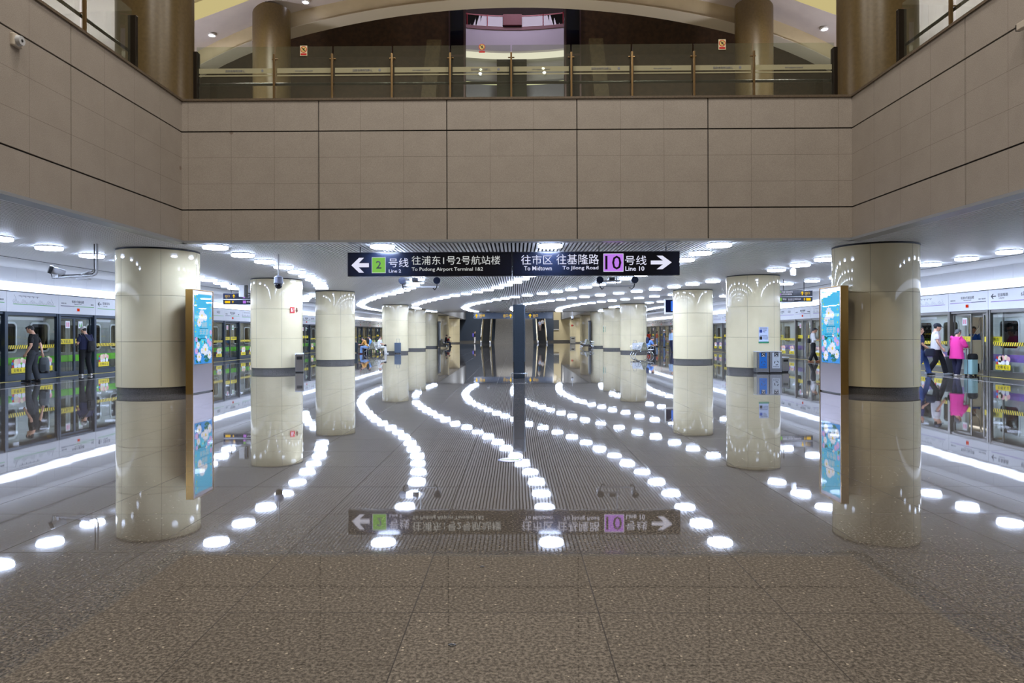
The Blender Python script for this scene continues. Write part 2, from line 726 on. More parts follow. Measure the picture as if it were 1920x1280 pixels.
for sx in (-1, 1):
    b.box(sx * (HX - 0.10), sx * (HX + 0.22), -6, FY + 0.1, CZ - 0.045, CZ + 0.01)
struct('trim_3', b, M_EDGE)
b = MB()
for sx in (-1, 1):
    b.box(sx * 14.08, sx * 14.14, 2, 70, CZ - 0.012, CZ + 0.02)
struct('trim_4', b, M_DGREY)

# stone panels of the well
ROWS = [(CZ, 4.380), (4.410, 6.203), (6.233, 6.93)]
b = MB()
xs = [-HX, -4.58, -1.59, 1.435, 4.47, HX]
for z0, z1 in ROWS:
    for a, c in zip(xs[:-1], xs[1:]):
        b.box(a + 0.011, c - 0.011, FY - 0.03, FY + 0.02, z0, z1)
struct('wall_front', b, M_STONE_F, fixn=False)
b = MB().box(-HX - 0.2, HX + 0.2, FY + 0.0, FY + 0.12, CZ + 0.01, 6.93)
for side, sx in (('left', -1), ('right', 1)):
    w = MB()
    ys = [-6.0] + [14.9 - 3.0 * k for k in range(6, -1, -1)] + [FY - 0.03]
    for z0, z1 in ROWS:
        for a, c in zip(ys[:-1], ys[1:]):
            w.box(sx * (HX - 0.03), sx * (HX + 0.02), a + 0.007, c - 0.007, z0, z1)
    struct('wall_' + side, w, M_STONE_S, fixn=False)
    b.box(sx * HX, sx * (HX + 0.12), -6, FY + 0.1, CZ + 0.01, 6.93)
struct('trim_5', b, M_GROOVE)
b = MB().box(-HX, HX, FY - 0.06, FY + 0.42, 6.93, ZT)
for sx in (-1, 1):
    b.box(sx * (HX - 0.06), sx * (HX + 0.42), -6, FY + 0.42, 6.93, ZT)
struct('trim_6', b, M_COPING)
b = MB().box(-HX, HX, -6.2, -6.0, 0, 13)
struct('wall_back', b, noise_mat('back_wall_stone', (120, 108, 88), (140, 128, 106), 8, 0.6))
# upper deck slabs
b = MB().box(-30, 30, FY + 0.12, 75, DECK - 1.6, DECK)
b.box(-30, -HX - 0.12, -6, FY + 0.12, DECK - 1.6, DECK).box(HX + 0.12, 30, -6, FY + 0.12, DECK - 1.6, DECK)
struct('floor_upper', b, noise_mat('upper_floor_stone', (118, 108, 94), (138, 128, 112), 20, 0.15))

# ------------------------------------------------------------------ round columns
CX_L, CX_R = -8.9, 8.6
LCOL = [(-9.33, 17.75), (-9.55, 27.2), (-9.3, 35.1), (-9.15, 51.8), (-9.1, 61.5), (-9.2, 72.0), (-9.2, 84.0), (-9.2, 100.0)]
RCOL = [(9.08, 17.35), (9.15, 26.45), (9.05, 35.0), (8.85, 51.5), (8.7, 60.5), (8.7, 70.5), (8.9, 84.0), (8.9, 100.0)]


def round_column(x, y, r, ztop, label, a0=0.0):
    t = thing('round_column', label, 'column', (x, y, 0), 0, 'cream enamelled columns along the platform', 'thing')
    sh = MB()
    zj = [0.165, 1.31, 2.46, ztop - 0.035]
    nseg = 6
    for z0, z1 in zip(zj[:-1], zj[1:]):
        prof = [(r - 0.012, z0 + 0.001), (r, z0 + 0.006), (r, z1 - 0.006), (r - 0.012, z1 - 0.001)]
        sh.lathe(prof, 72)
    sh.build('shaft', M_CREAM, t, smooth=True)
    j = MB().lathe([(r - 0.010, 0.165), (r - 0.010, ztop - 0.04)], 48)
    for k in range(nseg):
        a = a0 + 2 * PI * k / nseg
        c, s = math.cos(a), math.sin(a)
        w = 0.004
        p = [(c * (r - 0.02) - s * w, s * (r - 0.02) + c * w, 0.2), (c * (r + 0.0012) - s * w, s * (r + 0.0012) + c * w, 0.2),
             (c * (r + 0.0012) + s * w, s * (r + 0.0012) - c * w, 0.2), (c * (r - 0.02) + s * w, s * (r - 0.02) - c * w, 0.2)]
        j.prism(p, (0, 0, ztop - 0.24))
    tag(j.build('panel_joint', M_CREAMJ, t), 'thin grey joints between the enamel panels')
    tag(MB().lathe([(r - 0.03, 0), (r - 0.03, 0.165), (r - 0.06, 0.165)], 72).build('plinth', M_PLINTH, t, smooth=True), 'dark grey granite plinth')
    tag(MB().lathe([(r + 0.004, ztop - 0.035), (r + 0.004, ztop)], 48).build('shadow_ring', M_BLACK, t, smooth=True), 'black ring painted as the shaded gap under the ceiling')  # solid black ring stands in for the shade in the top recess
    return t


CNAMES = ['nearest', 'second', 'third', 'fourth', 'fifth', 'sixth', 'seventh', 'farthest']
for i, (x, y) in enumerate(LCOL):
    extra = ['beside the flower lightbox', 'carrying the red hydrant sign', 'with no sign on it', 'behind the grey suitcase', 'just beyond the bench with three sitters', 'with a dark lightbox on its edge', 'behind the far bench with the black-clad sitter', 'next to the dark blue wall'][i]
    round_column(x, y, 0.99, CZ - 0.002, f'{CNAMES[i]} cream column of the left row, {extra}', math.atan2(-y, -x) + (0.05, 0.18, 0.27, 0.2, 0.1, 0.1, 0.1, 0.1)[i])
for i, (x, y) in enumerate(RCOL):
    extra = ['beside the flower lightbox', 'behind the twin recycling bins', 'with the platform screen by its edge', 'behind the empty metal bench', 'with a green notice on its edge', 'with a dark lightbox on its edge', 'behind the far empty bench', 'with a small red sign'][i]
    round_column(x, y, 0.99, CZ - 0.002, f'{CNAMES[i]} cream column of the right row, {extra}', math.atan2(-y, -x) - (0.1, 0.19, 0.27, 0.2, 0.1, 0.1, 0.1, 0.1)[i])

# ------------------------------------------------------------------ ceiling lamps
OFFS = [(0, 0), (19, 0), (21.7, -0.05), (23.4, -0.16), (25, -0.33), (26.7, -0.6), (28.5, -0.88), (30.1, -1.28), (32, -1.75), (33.4, -2.2), (35.2, -2.85), (36.8, -3.5),
        (38.3, -4.2), (39.9, -4.9), (41.7, -5.55), (43.6, -6.2), (45.3, -6.8), (48, -7.6), (50, -8.15), (52, -8.55), (56.8, -9.2), (61, -9.3), (65, -9.1), (72, -8.3)]


def lamp_off(y):
    for (a, fa), (c, fc) in zip(OFFS[:-1], OFFS[1:]):
        if a <= y <= c:
            return fa + (fc - fa) * (y - a) / (c - a)
    return OFFS[-1][1]


hb = MB().lathe([(0.285, 0.060), (0.302, 0.060), (0.302, 0.135), (0.27, 0.135)], 28)
db = MB().lathe([(0.20, -0.006), (0.27, -0.002), (0.286, 0.006), (0.286, 0.02)], 28)
rb = MB().lathe([(0.287, 0.004), (0.297, 0.012), (0.297, 0.062), (0.28, 0.062)], 28)
lamp0 = hb.build('ceiling_lamp', mat('lamp_rim_grey', (120, 124, 132), 0.4), smooth=True)
tag(lamp0, 'round white ceiling lamp', 'ceiling lamp')
db.build('diffuser', M_LAMP, lamp0, smooth=True)
rb.build('side_band', emit_mat('lamp_side_glow', (206, 222, 255), 12.0), lamp0, smooth=True)
ROWN = ['starting at the left edge above the platform doors', 'starting beside the nearest left column', 'starting over the green tile of the sign',
        'starting over the middle of the two-part sign', 'starting over the arrow end of the sign', 'starting behind the nearest right column',
        'starting at the right edge above the platform doors', 'appearing over the right platform behind the double-deck sign', 'appearing last over the far right platform']
first = True
for k in range(9):
    base = -11.45 + 4.1 * k
    yy = 16.65 - 1.68 * 3
    while yy < 67.5:
        x = base + lamp_off(yy)
        ok = abs(x) < 13.6
        if yy < 16.3:
            ok = ok and abs(x) > 10.5
        if any((x - cx) ** 2 + (yy - cy_) ** 2 < (2.3 if cy_ > 45 else 1.95 if yy < cy_ and cy_ > 30 else 1.6) ** 2 for cx, cy_ in LCOL + RCOL):
            ok = False
        if ok:
            lab = 'round glowing ceiling lamp in the row ' + ROWN[k]
            grp = 'ceiling lamps of the row ' + ROWN[k]
            if first:
                lamp0.location = (x, yy, CZ - 0.08)
                tag(lamp0, lab, None, grp)
                first = False
            else:
                dup(lamp0, (x, yy, CZ - 0.08), None, lab, grp)
        yy += 1.68

# ------------------------------------------------------------------ platform edges
MOD = 4.56
DW = 2.1
PW = MOD - DW


def sticker_blobs(col):
    """round paper-cut shapes over the courtesy sticker"""
    return col


def fixed_panel(root, M_F, hazard=True):
    w = PW / 2
    fr = MB().box(-w, -w + 0.07, -0.02, 0.09, 0, 2.22).box(w - 0.07, w, -0.02, 0.09, 0, 2.22).box(-w + 0.07, w - 0.07, 0.0, 0.08, 2.12, 2.22).box(-w + 0.07, w - 0.07, 0, 0.08, 0.0, 0.2)
    fr.box(-w + 0.07, w - 0.07, -0.015, 0.09, 0.17, 0.2)
    fr.build('panel_frame', M_F, root, bevel=0.006)
    MB().box(-w + 0.07, w - 0.07, 0.03, 0.042, 0.2, 2.12).build('glass_pane', M_GLASS, root)
    h = MB()
    rect(h, -w + 0.15, w - 0.15, 1.03, 1.15, 0.028)
    tag(h.build('hazard_strip', M_HAZ, root), 'yellow and black striped warning band')
    for sx in (-1, 1):
        x0 = sx * (w - 0.60) - 0.34
        s = MB()
        rect(s, x0, x0 + 0.68, 0.25, 0.42, 0.026)
        st = tag(s.build('courtesy_sticker', M_YELLOW, root), 'yellow courtesy sticker with paper-cut shapes above')
        t = MB()
        put_text(t, '文', x0 + 0.10, 0.285, 0.10, 0.022)
        put_text(t, '明', x0 + 0.24, 0.285, 0.10, 0.022)
        put_text(t, '礼', x0 + 0.38, 0.285, 0.10, 0.022)
        put_text(t, '让', x0 + 0.52, 0.285, 0.10, 0.022)
        t.build('lettering', M_TEXTDK, st)
        for m_, pts in ((mat('sticker_pink', (236, 178, 176), 0.5), [(0.33, 0.62, 0.1), (0.58, 0.60, 0.09)]), (mat('sticker_cream', (238, 224, 190), 0.5), [(0.22, 0.60, 0.11), (0.48, 0.66, 0.08)]),
                        (M_WHITE, [(0.2, 0.48, 0.08), (0.36, 0.47, 0.08), (0.54, 0.48, 0.08)]), (mat('sticker_blue', (66, 112, 200), 0.5), [(0.05, 0.56, 0.05)]), (M_RED, [(0.08, 0.64, 0.045), (0.08, 0.46, 0.05)])):
            d = MB()
            for i, (px, pz, pr) in enumerate(pts):
                disc(d, x0 + px, pz, pr, 0.0265 - 0.0004 * i, 0.0012, 12, pr * 1.05)
            d.build('paper_cut', m_, st)


def door_pair(root, M_F, track, openness):
    w = DW / 2
    po = MB().box(-w, -w + 0.09, -0.04, 0.10, 0, 2.22).box(w - 0.09, w, -0.04, 0.10, 0, 2.22).box(-w + 0.09, w - 0.09, 0.0, 0.1, 2.14, 2.22)
    po.build('door_post', M_F, root, bevel=0.008)
    MB().box(-w + 0.09, w - 0.09, -0.03, 0.12, 0.0, 0.012).build('threshold', M_STEEL, root)
    lw = w - 0.09
    for sx in (-1, 1):
        op = openness[0] if sx < 0 else openness[1]
        x0 = (-lw if sx < 0 else 0) + sx * op * lw
        x1 = x0 + lw
        y0, y1 = 0.105, 0.145
        lf = MB().box(x0, x0 + 0.055, y0, y1, 0.02, 2.13).box(x1 - 0.055, x1, y0, y1, 0.02, 2.13).box(x0 + 0.055, x1 - 0.055, y0, y1, 0.02, 0.16).box(x0 + 0.055, x1 - 0.055, y0, y1, 2.06, 2.13)
        leaf = lf.build('door_leaf', M_F, root, bevel=0.004)
        MB().box(x0 + 0.055, x1 - 0.055, y0 + 0.014, y1 - 0.014, 0.16, 2.06).build('glass_pane', M_GLASS, leaf)
        s = MB()
        rect(s, x0 + 0.06, x1 - 0.06, 1.15, 1.33, y0 + 0.008)
        tag(s.build('warning_band', M_YELLOW, leaf), 'yellow warning band with dark print')
        t = MB()
        put_text(t, '先下后上' if sx < 0 else '文明乘车', (x0 + x1) / 2, 1.185, 0.11, y0 + 0.004, width=lw * 0.6, align='c')
        t.build('lettering', M_TEXTDK, leaf)
        s = MB()
        cx = x0 + lw * (0.62 if sx < 0 else 0.38)
        rect(s, cx - 0.12, cx + 0.12, 1.72, 1.98, y0 + 0.008)
        s.build('notice_sticker', M_WHITE, leaf)
        s = MB()
        for dx in (-0.05, 0.05):
            if sx < 0:
                rect(s, cx + dx - 0.035, cx + dx + 0.035, 1.77, 1.93, y0 + 0.004)
            else:
                poly(s, [(cx + dx - 0.04, 1.78), (cx + dx + 0.04, 1.78), (cx + dx, 1.93)], y0 + 0.004)
        s.build('notice_print', mat('notice_pink', (226, 150, 170), 0.5) if sx < 0 else M_GREENV, leaf)


def header(root, w, kind, track, first):
    MB().box(-w / 2 + 0.006, w / 2 - 0.006, 0.0, 0.14, 2.225, 2.87).build('header_box', M_WPANEL, root, bevel=0.006)
    TC = M_GREENV if track == 'L' else M_PURPLEV
    t, l = MB(), MB()
    if kind == 'door':
        put_text(t, '虹桥2号航站楼', 0, 2.63, 0.10, -0.002, align='c')
        put_text(t, 'Hongqiao Airport Terminal 2', 0, 2.575, 0.032, -0.002, align='c')
        put_text(t, '虹桥火车站', -0.92, 2.58, 0.05, -0.002)
        put_text(t, '淞虹路' if track == 'L' else '虹桥1号航站楼', 0.92, 2.58, 0.05, -0.002, align='r')
        rect(l, -0.2, 0.95, 2.50, 2.522, 0.0) if track == 'L' else rect(l, -0.95, 0.2, 2.50, 2.522, 0.0)
        d = MB()
        rect(d, -0.95, -0.2, 2.50, 2.522, 0.0) if track == 'L' else rect(d, 0.2, 0.95, 2.50, 2.522, 0.0)
        d.build('route_line_grey', mat('route_slate', (66, 72, 100), 0.5), root)
        e = MB()
        rect(e, -0.05, 0.05, 2.34, 2.44, 0.0, 0.03)
        tag(e.build('door_signal_lamp', emit_mat('door_signal_red', (214, 62, 30), 0.8), root), 'small red door signal lamp')
    elif kind == 'map':
        rect(l, -0.95, 1.05, 2.47, 2.488, 0.0)
        random.seed(3)
        for i in range(34):
            x = -0.92 + i * 0.057
            h = 0.1 + 0.05 * math.sin(i * 0.9) + (0.16 if i in (3, 33) else 0)
            poly(t, [(x, 2.495), (x + 0.005, 2.495), (x - h * 0.55 + 0.005, 2.495 + h), (x - h * 0.55, 2.495 + h)], 0.0)
        for i in range(16):
            rect(t, -0.7 + i * 0.06, -0.672 + i * 0.06, 2.735 - 0.03 * (i % 3 == 2), 2.765, 0.0)
    else:
        poly(t, [(-1.1, 2.66), (-1.0, 2.75), (-0.975, 2.73), (-1.03, 2.674), (-0.86, 2.674), (-0.86, 2.646), (-1.03, 2.646), (-0.975, 2.59), (-1.0, 2.57)], 0.0)
        put_text(t, '往基隆路' if track == 'R' else '往徐泾东', -0.78, 2.64, 0.11, -0.002)
        put_text(t, 'To Jilong Road' if track == 'R' else 'To East Xujing', -0.74, 2.565, 0.04, -0.002)
        put_text(t, '6站台' if track == 'R' else '5站台', 0.25, 2.60, 0.15, -0.002)
        rect(l, -1.1, 1.1, 2.47, 2.492, 0.0)
    t.build('map_pattern' if kind == 'map' else 'lettering', M_TEXTGR if kind == 'map' else M_TEXTDK, root)
    l.build('route_line', TC, root)


def platform(track):
    X, rz, Mf, y_door0, sgn = (XL, PI / 2, M_FRAME, 24.9, 1) if track == 'L' else (XR, -PI / 2, M_FRAME_R, 24.0, -1)
    side = 'left' if track == 'L' else 'right'
    colr = 'green' if track == 'L' else 'purple'
    wd = 'left' if track == 'L' else 'right'
    protos = {}
    for k in range(-1, 14):
        yd = y_door0 + MOD * k
        yp = yd - MOD / 2
        nth = ORD[k + 1]
        # fixed panel
        lab = f'{nth} fixed glass panel from the camera along the {wd} platform edge, hazard striped'
        if 'p' not in protos:
            t = thing('glass_platform_panel', lab, 'platform screen', (X, yp, 0), rz, f'fixed glass panels along the {wd} platform')
            fixed_panel(t, Mf)
            protos['p'] = t
        else:
            dup(protos['p'], (X, yp, 0), rz, lab)
        # door pair
        op = (0, 0) if track == 'L' else ((0.0, 0.62) if k not in (3,) else (0.3, 0.3))
        key = ('d', op)
        lab = f'{nth} pair of sliding platform doors from the camera on the {wd} edge, {"shut" if op == (0, 0) else "half open"}'
        if key not in protos:
            t = thing('platform_sliding_doors', lab, 'platform doors', (X, yd, 0), rz, f'sliding platform doors along the {wd} platform')
            door_pair(t, Mf, track, op)
            protos[key] = t
        else:
            dup(protos[key], (X, yd, 0), rz, lab)
        # header boxes
        lab = f'{nth} station name header above the {wd} platform doors from the camera, {colr} line'
        if 'hd' not in protos:
            t = thing('platform_header', lab, 'sign panel', (X + sgn * 0.03, yd, 0), rz, f'white header boxes above the {wd} platform doors')
            header(t, DW, 'door', track, True)
            protos['hd'] = t
        else:
            dup(protos['hd'], (X + sgn * 0.03, yd, 0), rz, lab)
        kind = ('map' if (k % 2 == 0) == (track == 'L') else 'arrow')
        lab = f'{nth} header above the {wd} fixed panels, {colr} {"route map" if kind == "map" else "line with arrow and platform number"}'
        key = 'h' + kind
        if key not in protos:
            t = thing('platform_header', lab, 'sign panel', (X + sgn * 0.03, yp, 0), rz, f'white header boxes above the {wd} platform doors')
            header(t, PW, kind, track, True)
            protos[key] = t
        else:
            dup(protos[key], (X + sgn * 0.03, yp, 0), rz, lab)
    # light strip, wall panels above
    y0, y1 = 2.0, 88.0
    s = MB()
    sg = sgn
    s.prism([(X + sg * 0.02, y0, 2.90), (X - sg * 0.14, y0, 3.195), (X - sg * 0.28, y0, 3.195), (X - sg * 0.28, y0, 2.90)], (0, y1 - y0, 0))
    tag(s.build('light_strip', M_STRIP), f'long glowing white light strip above the {wd} platform header boxes', 'light strip')
    w = MB()
    y = y0
    while y < y1:
        w.box(X - sg * 0.16, X - sg * 0.3, y + 0.003, y + 0.909, 3.2, CZ + 0.1)
        y += 0.912
    struct('wall_' + side + '_panels', w, M_WPANEL)
    struct('trim_7' if track == 'L' else 'trim_8', MB().box(X + sg * 0.035, X - sg * 0.2, y0, y1, 2.872, 2.9), M_DGREY)
    # blank stretch nearest the camera (out of the frame, seen only in reflections)
    struct('wall_' + side + '_near', MB().box(X, X - sg * 0.2, y0, y_door0 - MOD * 1.5 - 1.3, 0, 2.87), M_LGREY)
    # tunnel behind the train
    struct('wall_' + side + '_tunnel', MB().box(X - sg * 4.0, X - sg * 4.2, 2, 90, -1.3, 4).box(X - sg * 0.3, X - sg * 4.2, 2, 90, 3.75, 3.9).box(X - sg * 0.3, X - sg * 4.2, 2, 90, -1.4, -1.3), M_PLENUM)


platform('L')
platform('R')


# ------------------------------------------------------------------ trains
def train(track):
    X, rz, yd0 = (XL, PI / 2, 24.9) if track == 'L' else (XR, -PI / 2, 24.0)
    s = 1 if track == 'L' else -1          # local x = s * world y
    lab = 'silver metro train with a green band standing behind the left platform doors' if track == 'L' else 'pale metro train with a purple band, doors open, behind the right platform doors'
    T = thing('metro_train', lab, 'train', (X, 0, 0), rz)
    MBODY = mat('train_silver', (146, 147, 146), 0.25, 0.7) if track == 'L' else mat('train_pale', (206, 206, 206), 0.3, 0.3)
    stripe = mat('train_green', (112, 204, 40), 0.35) if track == 'L' else mat('train_purple', (142, 112, 190), 0.35)
    gl = M_DKGLASS if track == 'L' else M_TGLASS
    yo, yi = 0.34, 0.40
    ks = range(-2, 14)
    body = MB()
    for k in ks:
        c = s * (yd0 + MOD * k)
        body_x0, body_x1 = c + 0.70, c + MOD - 0.70
        # pieces around two windows
        wz0, wz1 = 0.92, 1.88
        body.box(body_x0, body_x1, yo, yi, -0.35, wz0).box(body_x0, body_x1, yo, yi, wz1, 2.35)
        wins = [(body_x0 + 0.35, body_x0 + 1.25), (body_x1 - 1.25, body_x1 - 0.35)]
        prev = body_x0
        for a, d in wins:
            body.box(prev, a, yo, yi, wz0, wz1)
            prev = d
        body.box(prev, body_x1, yo, yi, wz0, wz1)
        body.box(c - 0.70, c + 0.70, yo, yi, 2.0, 2.35).box(c - 0.70, c + 0.70, yo, yi, -0.35, -0.02)
        st = MB().box(body_x0, body_x1, yo - 0.004, yo, 0.50, 0.74)
        st.build('colour_band', stripe, T)
        for a, d in wins:
            ring = MB()
            r_o, r_i = 0.16, 0.12
            def rr(x0, x1, z0, z1, r):
                p = []
                for cx, cz, a0 in ((x1 - r, z1 - r, 0), (x0 + r, z1 - r, PI / 2), (x0 + r, z0 + r, PI), (x1 - r, z0 + r, 1.5 * PI)):
                    for q in range(5):
                        an = a0 + PI / 2 * q / 4
                        p.append((cx + r * math.cos(an), cz + r * math.sin(an)))
                return p
            A = rr(a - 0.03, d + 0.03, wz0 - 0.03, wz1 + 0.03, 0.14)
            B = rr(a + 0.03, d - 0.03, wz0 + 0.03, wz1 - 0.03, 0.12)
            m = len(A)
            vs = [(p[0], yo - 0.012, p[1]) for p in A] + [(p[0], yo - 0.012, p[1]) for p in B] + [(p[0], yo + 0.01, p[1]) for p in A] + [(p[0], yo + 0.03, p[1]) for p in B]
            fs = []
            for q in range(m):
                r2 = (q + 1) % m
                fs += [(q, r2, m + r2, m + q), (q, r2, 2 * m + r2, 2 * m + q), (m + q, m + r2, 3 * m + r2, 3 * m + q)]
            ring.add(vs, fs)
            wf = ring.build('window', mat('window_ring', (206, 208, 212), 0.3, 0.3), T)
            MB().box(a, d, yo + 0.015, yo + 0.025, wz0, wz1).build('pane', gl, wf)
        # leaves
        for q in (-1, 1):
            op = 0.0 if track == 'L' else 0.62
            x0 = (c - 0.70 if q < 0 else c) + q * op
            yy = (yo + 0.004, yo + 0.04) if op == 0 else (yi + 0.002, yi + 0.035)
            lf = MB().box(x0, x0 + 0.14, yy[0], yy[1], 0, 2.0).box(x0 + 0.56, x0 + 0.70, yy[0], yy[1], 0, 2.0).box(x0 + 0.14, x0 + 0.56, yy[0], yy[1], 0, 0.85).box(x0 + 0.14, x0 + 0.56, yy[0], yy[1], 1.82, 2.0)
            lf.box(x0, x0 + 0.70, yy[0] - 0.003, yy[1], 0.50, 0.74) if op else None
            ld = lf.build('train_door', MBODY, T, bevel=0.01)
            MB().box(x0 + 0.14, x0 + 0.56, yy[0] + 0.012, yy[0] + 0.022, 0.85, 1.82).build('pane', gl, ld)
            if op == 0:
                MB().box(x0 + 0.01, x0 + 0.69, yy[0] - 0.004, yy[0], 0.50, 0.74).build('colour_band', stripe, ld)
        # seats opposite and beside the doors
        seat = MB().box(body_x0 + 0.15, body_x1 - 0.15, 2.55, 2.9, 0.40, 0.46).box(body_x0 + 0.15, body_x1 - 0.15, 2.86, 2.93, 0.46, 0.95)
        seat.box(body_x0 + 0.15, body_x1 - 0.15, 0.45, 0.86, 0.40, 0.46)
        seat.build('seat_bench', mat('train_seat', (208, 200, 176), 0.35), T, bevel=0.02)
        for px in (body_x0 + 0.05, body_x1 - 0.05):
            MB().box(px - 0.015, px + 0.015, 0.48, 0.95, 0.35, 1.2).build('draught_screen', mat('screen_cream', (224, 214, 184), 0.3), T, bevel=0.01)
            MB().tube([(px, 0.55, 1.2), (px, 0.85, 1.6), (px, 0.95, 2.2)], 0.016, 8).tube([(px, 0.95, 0.0), (px, 0.95, 2.2)], 0.016, 8).build('grab_pole', M_CHROME, T)
    xa, xb = s * (yd0 + MOD * ks[0]) , s * (yd0 + MOD * (ks[-1] + 1))
    x0, x1 = min(xa, xb), max(xa, xb)
    body.build('body', MBODY, T)
    inn = MB().box(x0, x1, 2.95, 3.05, -0.35, 2.6).box(x0, x1, 0.36, 3.0, -0.35, -0.03)
    inn.build('interior', mat('train_interior', (226, 222, 210), 0.4), T)
    MB().prism([(x0, yo, 2.35), (x0, 0.6, 2.7), (x0, 2.8, 2.7), (x0, 3.05, 2.4), (x0, 3.05, 2.3), (x0, yo, 2.3)], (x1 - x0, 0, 0)).build('roof', MBODY, T)
    MB().box(x0, x1, 0.75, 0.85, 2.26, 2.295).box(x0, x1, 2.35, 2.45, 2.26, 2.295).build('ceiling_light', emit_mat('train_light', (255, 246, 230), 1.6 if track == 'L' else 34.0), T)
    return T


train('L')
train('R')

# ------------------------------------------------------------------ glass balustrades round the well
def balustrade(name, label, x0, x1, posts, loc, rz, band):
    """runs along local x from x0 to x1, faces local -Y, foot at local z = 0"""
    t = thing(name, label, 'balustrade', loc, rz)
    edges = [x0] + posts + [x1]
    for i, (a, c) in enumerate(zip(edges[:-1], edges[1:])):
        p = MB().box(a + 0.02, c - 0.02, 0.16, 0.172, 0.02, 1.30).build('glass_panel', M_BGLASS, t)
        if band:
            s = MB()
            s.box(a + 0.05, c - 0.05, 0.154, 0.158, 0.67, 0.79)
            s.box(a + 0.05, c - 0.05, 0.154, 0.158, 0.60, 0.63)
            tag(s.build('frosted_band', M_FROST, p), 'frosted white band with mirrored print')
            w = MB()
            if i % 2 == 0:
                put_text(w, '上海虹桥综合枢纽', (a + c) / 2, 0.70, 0.055, 0.150, align='c', mirror=True)
                disc(w, c - 0.3, 0.73, 0.03, 0.152)
            else:
                put_text(w, 'Shanghai Hongqiao Hub', (a + c) / 2, 0.70, 0.04, 0.150, align='c', mirror=True)
            w.build('lettering', M_TEXTGR, p)
    for x in posts:
        q = MB()
        q.box(x - 0.022, x + 0.022, 0.06, 0.12, 0.0, 1.09)
        q.cyl((x - 0.075, 0.15, 1.0), (x + 0.075, 0.15, 1.0), 0.016, n=8).box(x - 0.012, x + 0.012, 0.12, 0.2, 0.985, 1.015)
        q.cyl((x, 0.12, 0.44), (x, 0.2, 0.44), 0.014, n=8)
        q.box(x - 0.06, x + 0.06, 0.02, 0.16, 0.0, 0.012)
        q.build('post', M_BRONZE, t, bevel=0.004)
    MB().cyl((x0, 0.215, 0.43), (x1, 0.215, 0.43), 0.033, n=14).build('handrail', mat('black_handrail', (14, 14, 15), 0.2), t, smooth=True)
    for x in (x0 + 0.03, x1 - 0.03):
        MB().box(x - 0.045, x + 0.045, 0.05, 0.22, 0, 1.16).build('end_post', mat('dark_bronze', (44, 36, 28), 0.35, 0.6), t, bevel=0.006)
    return t


px = [512, 622, 735, 845, 960, 1073, 1187, 1303, 1415]
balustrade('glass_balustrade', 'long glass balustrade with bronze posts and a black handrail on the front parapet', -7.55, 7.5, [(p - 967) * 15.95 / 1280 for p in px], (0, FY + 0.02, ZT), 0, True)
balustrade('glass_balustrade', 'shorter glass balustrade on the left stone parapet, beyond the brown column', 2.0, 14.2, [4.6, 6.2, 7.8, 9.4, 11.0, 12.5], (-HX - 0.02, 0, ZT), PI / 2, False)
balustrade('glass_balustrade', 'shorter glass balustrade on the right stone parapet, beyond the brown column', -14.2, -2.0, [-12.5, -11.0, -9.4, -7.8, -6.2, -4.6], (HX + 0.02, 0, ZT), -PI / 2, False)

# ------------------------------------------------------------------ upper hall
M_VAULT = noise_mat('vault_plaster', (186, 178, 176), (194, 186, 182), 1.5, 0.6)
M_RIB = noise_mat('vault_rib', (196, 182, 148), (204, 190, 156), 2, 0.5)
M_DARKWALL = noise_mat('dark_brown_panel', (62, 44, 30), (78, 56, 38), 6, 0.5)
RV = 36.0
ZV = 15.0


def arch_z(x, dz=0.0):
    return ZV + dz - (RV - math.sqrt(max(0.0, RV * RV - x * x))) - max(0, abs(x) - 9.0) ** 2 * 0.02


def arch_strip(y0, y1, dz0, dz1, x0=-17.0, x1=17.0, n=48):
    m = MB()
    vs = []
    for i in range(n + 1):
        x = x0 + (x1 - x0) * i / n
        vs += [(x, y0, arch_z(x, dz0)), (x, y1, arch_z(x, dz0)), (x, y1, arch_z(x, dz1)), (x, y0, arch_z(x, dz1))]
    fs = []
    for i in range(n):
        a, c = i * 4, i * 4 + 4
        for k in range(4):
            fs.append((a + k, a + (k + 1) % 4, c + (k + 1) % 4, c + k))
    fs += [(0, 1, 2, 3), (n * 4 + 3, n * 4 + 2, n * 4 + 1, n * 4)]
    return m.add(vs, fs)


struct('ceiling_vault', arch_strip(19.0, 28.0, 0.66, 1.0), M_VAULT, smooth=True)
struct('trim_9', arch_strip(27.6, 28.3, 0.02, 0.67), M_RIB, smooth=True)
struct('trim_10', arch_strip(27.5, 28.35, 0.0, 0.02), mat('rib_edge', (214, 206, 186), 0.5), smooth=True)
struct('ceiling_hall', MB().box(-30, 30, -7, 19.0, 17.4, 17.6).box(-30, 30, 18.9, 19.1, 15.2, 17.5), noise_mat('hall_ceiling', (120, 112, 100), (132, 124, 112), 2, 0.7))
struct('wall_upper_left', MB().box(-17.2, -17.0, -6, 75, DECK, 17.5), M_VAULT)
struct('wall_upper_right', MB().box(17.0, 17.2, -6, 75, DECK, 17.5), M_VAULT)
# vault downlights
for x, y, lab in ((-12.04, 27.0, 'small bright downlight in the vault left of the left bronze column'), (-8.3, 27.0, 'small bright downlight in the vault right of the left bronze column'),
                  (12.1, 26.8, 'small bright downlight in the vault right of the right bronze column')):
    z = arch_z(x, 0.66)
    d = MB().lathe([(0.16, 0.0), (0.16, 0.05), (0.11, 0.05)], 20).build('vault_downlight', M_WHITE, loc=(x, y, z - 0.06), smooth=True)
    tag(d, lab, 'downlight')
    MB().lathe([(0.11, -0.005), (0.11, 0.02)], 20).build('lens', emit_mat('downlight_glow', (235, 236, 255), 14), d)
